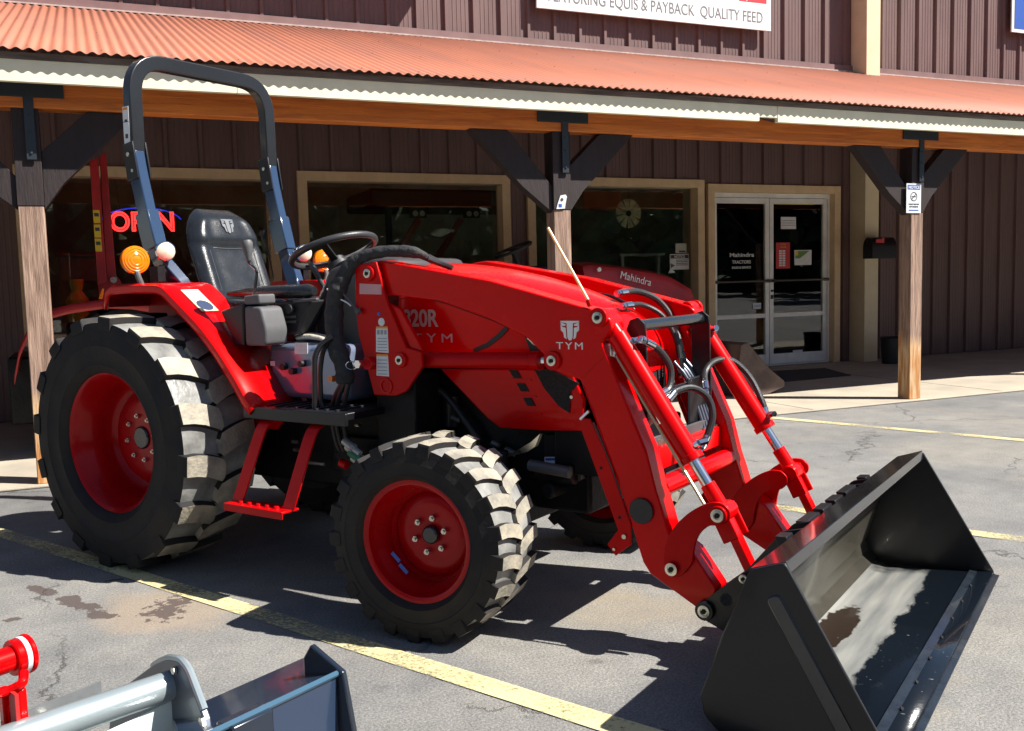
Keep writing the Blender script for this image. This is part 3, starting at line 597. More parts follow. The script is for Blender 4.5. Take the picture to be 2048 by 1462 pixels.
def make_wheel(name,parent,loc,Rr,Wd,rr,nl,dish,lh=.021,steer=0,s=1,rmat=None,hubmat=blackp,nuts=8,nutr=.085,rot=0,swept=.30,lugw=.052,hubr=.05,discout=0,tmats=None):
    """rim is the part; tyre, hub, nuts are its sub-parts. s=1: outer face to -y"""
    rmat=rmat or mat('rim_red_paint',(.36,.001,.003),.28,stint=(1,.35,.35),coat=.15,spec=.4,var=.06)
    hw=Wd/2; q=MB(); d=-1*s; yo=d*hw*.80
    # rim barrel seen from outside
    pr=[(rr+.004,hw*.80),(rr+.012,hw*.83),(rr+.002,hw*.86),(rr-.014,hw*.80),(rr-.02,hw*.55),(rr-.04,hw*.42),(rr-.045,hw*.1),(rr-.05,hw*.80-dish+.03),(rr-.06,hw*.80-dish+.01)]
    if discout: pr+=[(rr-.075,hw*.8-dish+discout),(hubr+.06,hw*.80-dish+discout),(hubr+.01,hw*.80-dish+discout-.01),(.002,hw*.8-dish+discout-.01)]
    else: pr+=[(rr*.72,hw*.80-dish),(rr*.62,hw*.8-dish+.035),(hubr+.09,hw*.80-dish+.038),(.002,hw*.8-dish+.038)]
    back=[(rr-.02,-hw*.80),(rr+.004,-hw*.82)]
    q.lathe((0,0,0),(0,d,0),pr,n=64)
    q.lathe((0,0,0),(0,d,0),[(rr-.04,hw*.42),(rr-.05,-hw*.3),(rr-.02,-hw*.6),(rr+.004,-hw*.84)],n=64)
    yf=hw*.80-dish+(discout or .038)
    rim=q.done(name,rmat,parent=parent,ang=50); rim.location=loc; rim.rotation_euler=(0,rot,steer) if not steer else (0,0,steer)
    ty=tyre_mesh(Rr,Wd,rr,nl,lh,s=s,swept=swept,lugw=lugw).done('tyre',tmats or [rubber,treadin,tread],parent=rim,ang=38)
    ty.rotation_euler=(0,rot,0)
    h=MB().cyl((0,d*(yf-.02),0),(0,d*(yf+.012),0),hubr,hubr*.92,n=28).done('hub',hubmat,parent=rim,bev=.006)
    for k in range(nuts):
        a=2*PI*(k+.3)/nuts; x,z=nutr*math.cos(a),nutr*math.sin(a)
        MB().cyl((x,d*(yf-.01),z),(x,d*(yf+.012),z),.011,n=6).cyl((x,d*(yf+.0121),z),(x,d*(yf+.02),z),.006,n=8).done('wheel_nut',zinc,parent=rim)
    return rim
# ------------------------------------------------------------------ main tractor
tr=thing('tractor','large red tractor with front loader and black roll bar parked in the open lot','tractor',(TROOT.x,TROOT.y,0),TH)
def mir(p): p=Vector(p); return Vector((p.x,-p.y,p.z))
def part(q,name,mt,parent=tr,**k): return q.done(name,mt,parent=parent,**k)
def TP(pts,v): return [T(x,y,v) for x,y in pts]
def plate(pts,v,th,s=1,q=None,rp=0):
    P=TP(pts,v)
    if rp: P=roundpoly(P,rp)
    if s<0: P=[mir(p) for p in P]
    return (q or MB()).prism(P,(0,th*s,0))
RR,RF=.56,.35
for s in (1,-1):
    w=make_wheel('rear_wheel',tr,(0,-s*.60,RR-.004),RR,.36,.305,16,.19,lh=.026,s=s,nuts=8,nutr=.10,rot=.05,swept=.24,lugw=.098,hubr=.055)
for s in (1,-1):
    w=make_wheel('front_wheel',tr,(1.705,-s*.655,RF-.003),RF,.26,.208,21,.12,lh=.017,steer=R(7),s=s,nuts=6,nutr=.062,rot=.1,swept=.26,lugw=.050,hubr=.034,discout=.025)
    if s==1:
        for (a0,dz) in ((0,0),(.0,-.045)):
            pass
        q=MB()
        for dx,dz in ((-.118,-.080),(-.088,-.118)):
            q.box((dx,-.055,dz),(.042,.003,.014),Matrix.Rotation(R(42),3,'Y'))
        q.done('rim_sticker',bluel,parent=w)
# --- fenders
for s in (1,-1):
    Po=[(-.225,1.145),(-.20,1.225),(-.14,1.246),(-.03,1.250),(.215,1.246),(.462,1.069),(.562,.975),(.668,.855),(.730,.77),(.768,.735)]
    Po=[Vector((u,0,z)) for u,z in Po]; Po=Po[:6]+fillet(Po[6:],.06)[1:] if False else fillet(Po,.05,4)
    q=MB(); vo,vi=.612,.36
    C=[]
    N=len(Po)
    for i,p in enumerate(Po):
        d=(Po[min(i+1,N-1)]-Po[max(i-1,0)]).normalized(); nn=Vector((d.z,0,-d.x))   # points outwards/down
        up=-nn if nn.z>0 else nn
        inn=Vector((-d.z,0,d.x)); inn=inn if inn.z<0 or (abs(inn.z)<.2 and inn.x<0) else -inn
        row=[]
        for v,dn in ((vo-.004,.045),(vo+.002,.030),(vo-.002,.010),(vo-.02,0),(vi,0)):
            pp=p+inn*dn; row.append(q.v((pp.x,-s*v,pp.z)))
        C.append(row)
    for a,b in zip(C,C[1:]):
        for j in range(4): q.face([a[j],b[j],b[j+1],a[j+1]],True)
    f=part(q,'fender',red,ang=40); m_=f.modifiers.new('solid','SOLIDIFY'); m_.thickness=.005
    # inner fender wall
    q=MB(); P=[(p.x,-s*.36,p.z) for p in Po]+[(.62,-s*.36,.60),(-.3,-s*.36,.60)]
    q.prism(P,(0,s*.012,0)); part(q,'fender_liner',redd)
    if s==1:
        A=[Vector((.325,-.60,1.213)),Vector((.325,-.50,1.213))]
    q=MB(); a=Vector((.262,-s*.545,1.2125)); b=Vector((.395,-s*.545,1.1195)); w_=Vector((0,s*.09,0)); nn=(b-a).cross(w_).normalized(); nn=nn if nn.z>0 else -nn
    q.prism([a+nn*.003,b+nn*.003,b+w_+nn*.003,a+w_+nn*.003],nn*.001); l=part(q,'warning_label',mat('cream_label',(.75,.66,.40),.45),parent=f)
    q=MB(); q.prism([a.lerp(b,.12)+w_*.1+nn*.0041,a.lerp(b,.5)+w_*.1+nn*.0041,a.lerp(b,.5)+w_*.9+nn*.0041,a.lerp(b,.12)+w_*.9+nn*.0041],nn*.001); part(q,'label_print',white,parent=f)
    q=MB(); q.lathe(a.lerp(b,.74)+w_*.5+nn*.0045,nn,[(.0001,0),(.038,0)],n=20); part(q,'label_print',mat('navy_print',(.03,.045,.10),.5),parent=f)
# --- rear body, axle, transmission
q=MB(); q.box((.35,0,.55),(1.5,.44,.42)); q.box((-.1,0,.56),(.5,.62,.32)); part(q,'transmission',darkm,bev=.02)
for s in (1,-1):
    part(MB().cyl((0,-s*.22,.556),(0,-s*.47,.556),.13,.11,n=28).cyl((0,-s*.46,.556),(0,-s*.475,.556),.16,n=28),'axle_housing',darkm)
q=MB(); q.box((1.45,0,.66),(.95,.34,.40)); q.box((1.55,0,.42),(1.0,.28,.16)); q.box((1.2,.05,.88),(.5,.4,.2)); part(q,'engine_block',darkm,bev=.015)
q=MB(); q.box((1.73,0,.34),(.16,.9,.10)); q.cyl((1.73,-.47,.345),(1.73,-.56,.345),.075,n=20); q.cyl((1.73,.47,.345),(1.73,.56,.345),.075,n=20); q.cyl((1.58,-.45,.36),(1.6,.45,.36),.022); q.cyl((1.93,-.25,.44),(1.93,.12,.44),.03); part(q,'front_axle',darkm,bev=.012)
q=plate([(1087,868),(1160,868),(1160,962),(1100,962),(1087,940)],.19,.36); part(q,'front_bolster',blacks,bev=.006)
q=plate([(1089,914),(1117,914),(1117,929),(1089,929)],.193,.002); o=part(q,'maker_label',white); q=plate([(1091,916),(1115,916),(1115,921),(1091,921)],.1945,.001); part(q,'label_print',bluel,parent=o)
a=T(1150,950,.2); q=MB(); q.cyl(a+Vector((0,0,0)),a+Vector((-.16,0,-.01)),.035,.03); part(q,'steering_cylinder',blacks)
# frame rails of the loader under the cab
for s in (1,-1):
    q=MB(); q.box((1.32,-s*.30,.70),(.20,.16,.34)); q.box((1.30,-s*.245,.50),(.9,.03,.16)); part(q,'loader_frame',darkm,bev=.008)
# --- floor platform
q=MB(); q.box((.98,0,.722),(.56,1.20,.030)); q.box((.98,-.595,.712),(.57,.016,.05)); q.box((.98,.595,.712),(.57,.016,.05)); q.box((.702,0,.712),(.012,1.20,.05)); part(q,'floor_platform',blacks,bev=.004)
q=MB()
for i in range(9): q.box((.74+.055*i,-.47,.740),(.010,.19,.005))
part(q,'floor_tread',plast)
# --- step
st=MB()
for (u0,u1,w) in ((.82,.74,.05),(1.10,1.03,.05)):
    P=[Vector((u0,-.50,.70)),Vector((u0-.01,-.60,.675)),Vector((u0-.02,-.63,.60)),Vector((u1,-.69,.365))]
    st.sweep(fillet(P,.05),.062,.008,(1,0,0))
st.box((.885,-.70,.362),(.335,.085,.010)); st.box((.885,-.742,.352),(.335,.006,.03))
for i in range(5): st.cyl((.78+.05*i,-.705,.366),(.78+.05*i,-.705,.376),.014,.010,n=10)
part(st,'boarding_step',redd,bev=.002)
# --- fuel tank / battery panel
q=MB(); q.box((.86,0,.862),(.46,.80,.235)); part(q,'fuel_tank',mat('tank_sky_tint',(.20,.25,.36),.16,metal=.35,coat=.6,bump=.08,bscale=6),bev=.03,seg=3)  # pale blue sky reflection is put into the tank's base colour
for (px,py,a,b) in ((602,697,26,22),(637,703,12,20),(545,727,9,9),(550,790,20,10)):
    q=plate([(px-a/2,py-b/2),(px+a/2,py-b/2),(px+a/2,py+b/2),(px-a/2,py+b/2)],.404,.002); part(q,'tank_label',white)
q=plate([(656,752),(664,752),(664,764),(656,764)],.43,.02); part(q,'side_reflector',amber)
for px,py in ((608,727),(572,733),(590,742)):
    c=T(px,py,.402); q=MB(); q.cyl(c,c+Vector((0,-.025,0)),.014,n=12); part(q,'tank_cap',plast)
# --- seat
q=MB(); gx=[-1+2*i/14 for i in range(15)]; gz=[i/18 for i in range(19)]
def seatpt(a,t,front):
    half=.215*(1-.10*max(0,(t-.55)/.45))*(1 if t>.12 else .88+t)
    rc=.12; z=1.15+.46*t; 
    if t>.68: half*=math.sqrt(max(0,1-((t-.68)/.32)**2*.72))
    u=.10-.17*t; ed=abs(a)**4
    bol=.035*math.exp(-((abs(a)-.82)/.16)**2)*(1 if t<.93 else .3)
    cush=.05*(1-ed)+bol+ (.022 if t>.60 else 0)*(1-ed) - (.016 if .575<t<.625 else 0)
    cush*= (1-max(0,(t-.86)/.14)**2)
    return Vector((u-.055+(cush if front else -.05*(1-ed)*(1-max(0,(t-.8)/.2)**2*.6)),a*half-.035,z))
Fv=[[q.v(seatpt(a,t,True)) for a in gx] for t in gz]; Bv=[[q.v(seatpt(a,t,False)) for a in gx] for t in gz]
for G in (Fv,Bv):
    for i in range(18):
        for j in range(14): q.face([G[i][j],G[i][j+1],G[i+1][j+1],G[i+1][j]],True)
for i in range(18):
    q.face([Fv[i][0],Fv[i+1][0],Bv[i+1][0],Bv[i][0]],True); q.face([Fv[i][-1],Fv[i+1][-1],Bv[i+1][-1],Bv[i][-1]],True)
for j in range(14): q.face([Fv[-1][j],Fv[-1][j+1],Bv[-1][j+1],Bv[-1][j]],True); q.face([Fv[0][j],Fv[0][j+1],Bv[0][j+1],Bv[0][j]],True)
seat=part(q,'seat_back',vinyl,ang=80,sub=1)
q=MB(); q.box((.31,-.02,1.075),(.48,.45,.10)); part(q,'seat_cushion',vinyl,bev=.04,seg=4)
for s in (1,-1):
    q=MB(); q.box((.33,-s*.225,1.10),(.46,.07,.13)); part(q,'seat_bolster',vinyl,bev=.03,seg=4)
q=MB(); q.box((.36,0,1.0),(.42,.36,.06)); part(q,'seat_base',plast,bev=.01)
# emblem of the maker: flat horned bull head shape with a central T
def emblem(org,xd,yd,sz,mt,parent,ns='emblem'):
    xd=Vector(xd);yd=Vector(yd);nn=xd.cross(yd); org=Vector(org)
    polys=[[(-.50,.42),(.50,.42),(.42,.34),(.16,.30),(.13,-.42),(.06,-.55),(-.06,-.55),(-.13,-.42),(-.16,.30),(-.42,.34)]]
    for sg in (-1,1):
        polys.append([(sg*.50,.36),(sg*.21,.24),(sg*.24,.17),(sg*.40,.17)]); polys.append([(sg*.48,.26),(sg*.38,.12),(sg*.21,.07),(sg*.20,-.30),(sg*.17,-.50),(sg*.30,-.42),(sg*.34,-.16),(sg*.46,-.06)])
    q=MB()
    for k,P in enumerate(polys): q.prism([org+xd*x*sz+yd*y*sz for x,y in P],nn*.0012)
    return part(q,ns,mt,parent=parent)
for A_ in ([(-.98+.1*i*1.96/1.96*.98*2/2*1.0,.60-.035*(1-((-.98+.098*i)/.98)**2)) for i in range(21)],[(-.62,.12+.047*i) for i in range(11)],[(.62,.12+.047*i) for i in range(11)]):
    Ps=[seatpt(max(-.98,min(.98,a)),t,True)+Vector((.002,0,0)) for a,t in A_]
    part(MB().tube(Ps,.0028,n=6),'seat_seam',plast,parent=seat)
so_=Vector((-.013,-.017,1.53)); sy=Vector((-.34,0,.94)).normalized()
emblem(so_+Vector((-.004,-.018,-.005)),(0,1,0),sy,.075,mat('silver_print',(.20,.21,.22),.35,metal=.4),seat)
# --- armrest, control box, side console
a=T(505,585,.33);b=T(625,582,.33)
q=MB(); q.tube([a+Vector((-.16,0,-.005)),a+Vector((-.02,0,0)),a.lerp(b,.5),b+Vector((-.02,0,0)),b+Vector((.012,0,0))],[.010,.026,.030,.030,.018],n=16,flat=1.); part(q,'armrest',vinyl)
q=plate([(548,604),(620,600),(606,640),(596,668),(548,672)],.36,.10); part(q,'control_console',plast,bev=.012)
q=plate([(585,600),(632,596),(632,602),(585,606)],.365,.02); part(q,'console_trim',greyp,bev=.003)
c=T(583,618,.365); part(MB().cyl(c,c+Vector((0,-.02,0)),.020,n=16),'control_knob',plast)
for py in (632,642): 
    q=plate([(567,py),(592,py-1),(592,py+4),(567,py+5)],.366,.006); part(q,'rocker_switch',greyp)
q=plate([(440,622),(487,606),(487,692),(470,692)],.52,.16); part(q,'side_console',blacks,bev=.008)
q=plate([(488,612),(520,614),(532,660),(531,692),(491,692)],.52,.12,rp=.02); part(q,'lever_housing',greyp,bev=.008)
q=plate([(486,592),(517,588),(519,608),(489,610)],.51,.09,rp=.01); part(q,'lever_boot',greyp,bev=.006)
hz=[T(508,590,.47),T(515,541,.47),T(496,525,.47),T(497,505,.47)]
q=MB(); q.tube(fillet(hz,.02),.006,n=8); l=part(q,'joystick_lever',blackp)
q=MB(); q.lathe(T(497,512,.47),(-.1,0,1),[(.001,-.025),(.010,-.02),(.014,0),(.022,.035),(.024,.055),(.018,.066),(.001,.068)],n=16); part(q,'joystick_knob',greyp,parent=l)
# small lever beyond the seat
q=MB(); q.tube(fillet([T(548,560,-.40),T(536,500,-.36),T(530,482,-.36)],.03),.004,n=8); l=part(q,'range_lever',plast); c=T(528,480,-.36); q=MB(); q.cyl(c,c+Vector((0,0,.05)),.014,.020); part(q,'lever_knob',plast,parent=l)
# --- steering column, wheel, dash
SC=Vector((.655,0,1.375)); tl=R(20); nx=Vector((math.cos(tl),0,math.sin(tl))); ny=Vector((0,1,0)); nn=nx.cross(ny).normalized(); nn=nn if nn.z>0 else -nn
def ringp(r,z=0,n=56): return [SC+nx*(r*math.cos(2*PI*i/n))+ny*(r*math.sin(2*PI*i/n))+nn*z for i in range(n)]
sw=part(MB().tube(ringp(.195),.0155,n=12,closed=True),'steering_wheel',mat('wheel_grip',(.035,.036,.038),.42,bump=.1,bscale=200))
for k in range(3):
    a=R(180+120*k); e=nx*math.cos(a)+ny*math.sin(a)
    part(MB().sweep([SC+e*.19,SC+e*.10-nn*.03,SC+e*.02-nn*.05],.034,.012,e.cross(nn)),'wheel_spoke',plast,parent=sw,bev=.003)
part(MB().cyl(SC-nn*.065,SC-nn*.03,.045,.035,n=24),'horn_pad',plast,parent=sw,bev=.005)
q=MB(); q.cyl(SC-nn*.06,SC-nn*.30+Vector((.03,0,0)),.05,.075,n=24); part(q,'steering_column',plast)
a=T(643,560,.08); q=MB(); q.tube([T(620,525,.16),T(632,545,.14),T(648,575,.10)],[.010,.013,.009],n=10); part(q,'shuttle_lever',greyp)
q=MB(); q.prism([(.74,-.235,.98),(.74,-.235,1.13),(.84,-.235,1.29),(1.02,-.235,1.335),(1.23,-.235,1.32),(1.23,-.235,.80),(.95,-.235,.80)],(0,.47,0)); part(q,'dash_console',greyp if False else mat('charcoal_dash',(.045,.043,.045),.4,bump=.05,bscale=200),bev=.03,seg=3)
q=MB(); q.box((.80,0,1.255),(.10,.30,.03),Matrix.Rotation(R(-50),3,'Y')); part(q,'instrument_cluster',blackp,bev=.01)
# grab loop by the floor
P=[T(630,838,.55),T(629,715,.55),T(640,690,.53),T(664,674,.50)]
q=MB(); q.tube(fillet(P,.05),.011,n=10); P=[T(660,678,.50),T(646,700,.50),T(640,740,.50),T(642,806,.50),T(652,826,.50),T(690,822,.48)]; q.tube(fillet(P,.04),.010,n=10); part(q,'grab_loop',blacks)
q=MB(); q.sweep([T(602,785,.38),T(625,830,.42)],.03,.004,(1,0,0)); part(q,'brake_pedal',plast)
# --- hood
def hoodsec(u,zt,w,zs,zb):   # closed-ish section from right bottom over the top to left bottom
    pts=[]
    for y,z in ((1,0),(1,.35),(.995,.7),(.985,.93)): pts.append((u,-w*y*1.0,zb+(zs-zb)*z))
    for t in (0,.25,.5,.75):
        a=t*PI/2; pts.append((u,-w*(.80+.18*math.cos(a)),zs+(zt-zs)*.58*math.sin(a)))
    pts.append((u,-w*.45,zs+(zt-zs)*.84)); pts.append((u,0,zt))
    return pts+[(a,-b,c) for a,b,c in pts[::-1][1:]]
secs=[(1.205,1.308,.272,1.22,.93),(1.3,1.308,.274,1.22,.93),(1.5,1.292,.275,1.19,.92),(1.7,1.258,.275,1.14,.92),(1.88,1.212,.270,1.09,.92),(2.0,1.172,.262,1.05,.92),(2.09,1.133,.252,1.01,.91),(2.15,1.088,.242,.98,.90),(2.185,1.03,.232,.94,.88),(2.20,.96,.222,.90,.86)]
q=MB(); rows=[[q.v(p) for p in hoodsec(*s_)] for s_ in secs]
for a,b in zip(rows,rows[1:]):
    for i in range(len(a)-1): q.face([a[i],a[i+1],b[i+1],b[i]],True)
q.face(rows[-1]); q.face(rows[0][::-1])
hood=part(q,'hood',red,ang=50,sub=2)
for s in (1,-1):
    # lower cowl with vents and mesh
    q=plate([(880,738),(1140,738),(1168,800),(1165,862),(1080,861),(1000,856),(975,838)],.272,.02,s); cw=part(q,'lower_cowl',red,bev=.006)
    q=plate([(1068,738),(1103,740),(1128,752),(1158,767),(1141,783),(1139,826),(1118,813),(1088,776)],.2775,.004,s); part(q,'mesh_grille',mesh_black,parent=cw)
    for (x,y) in ((1030,748),(1045,775),(1058,804)):
        q=plate([(x-12,y-8),(x+4,y-8),(x+13,y+8),(x-3,y+8)],.2755,.002,s); part(q,'vent',mesh_black,parent=cw)
    for y0 in (757,790,824):
        q=plate([(985+ (y0-757)*.5,y0),(1060+(y0-757)*.3,y0+1),(1064+(y0-757)*.3,y0+5),(987+(y0-757)*.5,y0+3)],.276,.004,s); part(q,'pressed_rib',red,parent=cw)
    # dark trim strip and headlight wedge low on the hood side
    P=[T(948,702,.2765),T(975,690,.2765),T(998,672,.2765),T(1014,655,.2765)]
    if s<0: P=[mir(p) for p in P]
    q=MB(); q.sweep(P,.004,.018,(0,1,0)); part(q,'trim_strip',blacks,parent=hood)
    q=plate([(1049,672),(1066,690),(1093,702),(1060,702)],.279,.004,s); hl=part(q,'headlight_housing',blacks,parent=hood)
    q=plate([(1054,676),(1062,683),(1080,696),(1064,688)],.281,.002,s); part(q,'headlight_lens',lens,parent=hood)
# hood lettering
t=text('820R',T(800,652,.2768),(1,0,0),(0,0,1),.093,mat('silver_letter',(.62,.60,.58),.3,metal=.3),'model_lettering',hood,bold=.002)
a,b=T(806,652,.277).x,T(877,652,.277).x; bb=[v.co.x for v in t.data.vertices]; m0=min(bb);k=(b-a)/(max(bb)-m0)
for v in t.data.vertices: v.co.x=a+(v.co.x-m0)*k
t=text('TYM',T(838,684,.2768),(1,0,0),(0,0,1),.05,mat('silver_letter',(1,1,1)),'brand_lettering',hood,space=1.5)
a,b=T(826,684,.277).x,T(905,684,.277).x; bb=[v.co.x for v in t.data.vertices]; m0=min(bb);k=(b-a)/(max(bb)-m0)
for v in t.data.vertices: v.co.x=a+(v.co.x-m0)*k
# hood top vents
for s in (1,-1):
    P=[Vector((1.90,-s*.205,1.158)),Vector((1.97,-s*.20,1.146)),Vector((2.03,-s*.195,1.122)),Vector((2.08,-s*.19,1.094))]
    q=MB(); q.tube(crom(P,5),[.002]+[.007]*14+[.002],n=8); part(q,'hood_vent',blacks,parent=hood)
for s in (1,-1):
    P=[T(780,600,.277),T(850,596,.277),T(960,632,.277),T(1010,652,.277)]; P=P if s>0 else [mir(p) for p in P]
    part(MB().tube(crom(P,5),.0016,n=6),'panel_seam',plast,parent=hood)
# nose: radiator grille
q=MB(); q.box((2.18,0,.78),(.03,.42,.24)); part(q,'front_grille',mesh_black,bev=.01)
for s in (1,-1):
    q=MB(); q.box((2.18,-s*.215,.80),(.05,.04,.28)); part(q,'grille_surround',redd,bev=.01)
q=MB(); q.cyl((2.15,0,.60),(2.15,0,.62),.17,n=28)
for k in range(14):
    a=2*PI*k/14; q.tube([(2.258,.02+.05*math.cos(a),.72+.05*math.sin(a)),(2.258,.02+.16*math.cos(a+.3),.72+.16*math.sin(a+.3))],.003,n=6)
part(q,'fan_guard',darkm)
# dark skirts below
q=MB(); q.box((2.1,0,.60),(.34,.40,.20)); part(q,'nose_base',blacks,bev=.01)
# --- roll bar
def rops(v): return v
for s in (1,-1):
    pass
legp=mat('black_leg_sky_tint',(.022,.045,.095),.16,coat=.8,bump=.02,bscale=30)  # legs are black, the blue of reflected sky is painted in
UPP=[(-.186,.407,1.80),(-.192,.404,2.288),(-.192,-.404,2.288),(-.186,-.407,1.80)]
P=fillet([Vector((a,-b,c)) for a,b,c in UPP],.17,9)
def barsweep(P,w,h,q=None):     # w in tractor length direction, h in the plane of the arch
    q=q or MB(); rings=[]; N=len(P); X=Vector((1,0,0))
    for i,p in enumerate(P):
        d=(P[min(i+1,N-1)]-P[max(i-1,0)]).normalized(); n1=d.cross(X).normalized(); n2=n1.cross(d).normalized()
        rings.append([q.v(p+n2*(a*w/2)+n1*(b*h/2)) for a,b in ((-1,-1),(1,-1),(1,1),(-1,1))])
    for a,b in zip(rings,rings[1:]): q.bridge(a,b)
    q.face(rings[0][::-1]); q.face(rings[-1]); return q
up=part(barsweep(P,.055,.068),'roll_bar_arch',mat('roll_bar_paint',(.014,.015,.017),.3,coat=.3,bump=.04,bscale=60),bev=.006,seg=3)
for s in (1,-1):
    P=[Vector((-.196,-s*.407,1.86)),Vector((-.178,-s*.406,1.76)),Vector((-.125,-s*.405,1.545)),Vector((-.088,-s*.402,1.42)),Vector((-.06,-s*.395,1.35)),Vector((.035,-s*.35,1.225)),Vector((.05,-s*.34,1.10))]
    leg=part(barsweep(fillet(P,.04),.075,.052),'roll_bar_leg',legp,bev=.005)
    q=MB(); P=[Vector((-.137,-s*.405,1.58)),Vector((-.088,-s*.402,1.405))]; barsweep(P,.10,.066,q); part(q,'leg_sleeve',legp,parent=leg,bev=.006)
    for o_ in (.034,-.034):
        q=MB(); q.sweep([Vector((-.196,-s*(.407+o_),1.90)),Vector((-.170,-s*(.407+o_),1.73))],.010,.08,(0,1,0)); part(q,'hinge_plate',blacks,parent=leg,bev=.003)
    part(MB().cyl((-.185,-s*.36,1.845),(-.185,-s*.455,1.845),.010,n=12).cyl((-.165,-s*.365,1.77),(-.165,-s*.45,1.77),.008,n=12),'hinge_pin',zinc,parent=leg)
    # amber turn lamp and work lamp
    lc=Vector((.02,-s*.585,1.353))
    st_=part(MB().tube([(.03,-s*.57,1.24),(.03,-s*.585,1.275),(.02,-s*.585,1.30)],.013,n=10),'lamp_stalk',greyp)
    q=MB(); ax=Vector((1,-s*.0-.25,.05)).normalized(); q.lathe(lc-ax*.03,ax,[(.001,0),(.054,0),(.062,.005),(.0625,.026),(.059,.031),(.056,.031),(.050,.036),(.046,.034),(.038,.039),(.034,.037),(.024,.041),(.020,.039),(.010,.042),(.001,.042)],n=40); part(q,'turn_lamp',amber,parent=st_)
    wc=Vector((.02,-s*.43,1.392)); st2=part(MB().tube([(-.01,-s*.44,1.24),(.0,-s*.44,1.33)],.012,n=8).box((-.02,-s*.45,1.29),(.06,.04,.07)),'lamp_bracket',darkm)
    q=MB(); ax=Vector((.8,-.35,-.1)).normalized(); q.lathe(wc-ax*.03,ax,[(.001,-.03),(.03,-.02),(.044,.0),(.046,.03),(.040,.036),(.001,.036)],n=28); w_=part(q,'work_lamp',chrome,parent=st2)
    q=MB(); q.lathe(wc+ax*.008,ax,[(.041,0),(.03,.008),(.001,.011)],n=24); part(q,'lamp_glass',lens,parent=w_)
q=MB(); q.box((-.1965,-.4425,1.98),(.0435,.002,.17)); l=part(q,'warning_decal',white); q=MB(); q.box((-.1965,-.4437,2.055),(.036,.001,.012)); part(q,'decal_print',orangel,parent=l)
for dz in (.02,-.05): q=MB(); q.box((-.1965,-.4437,1.98+dz),(.020,.001,.02 if dz<0 else .012)); part(q,'decal_print',dkt,parent=l)
q=MB(); q.box((-.1965,-.4437,1.995),(.043,.001,.003)); part(q,'decal_print',dkt,parent=l)
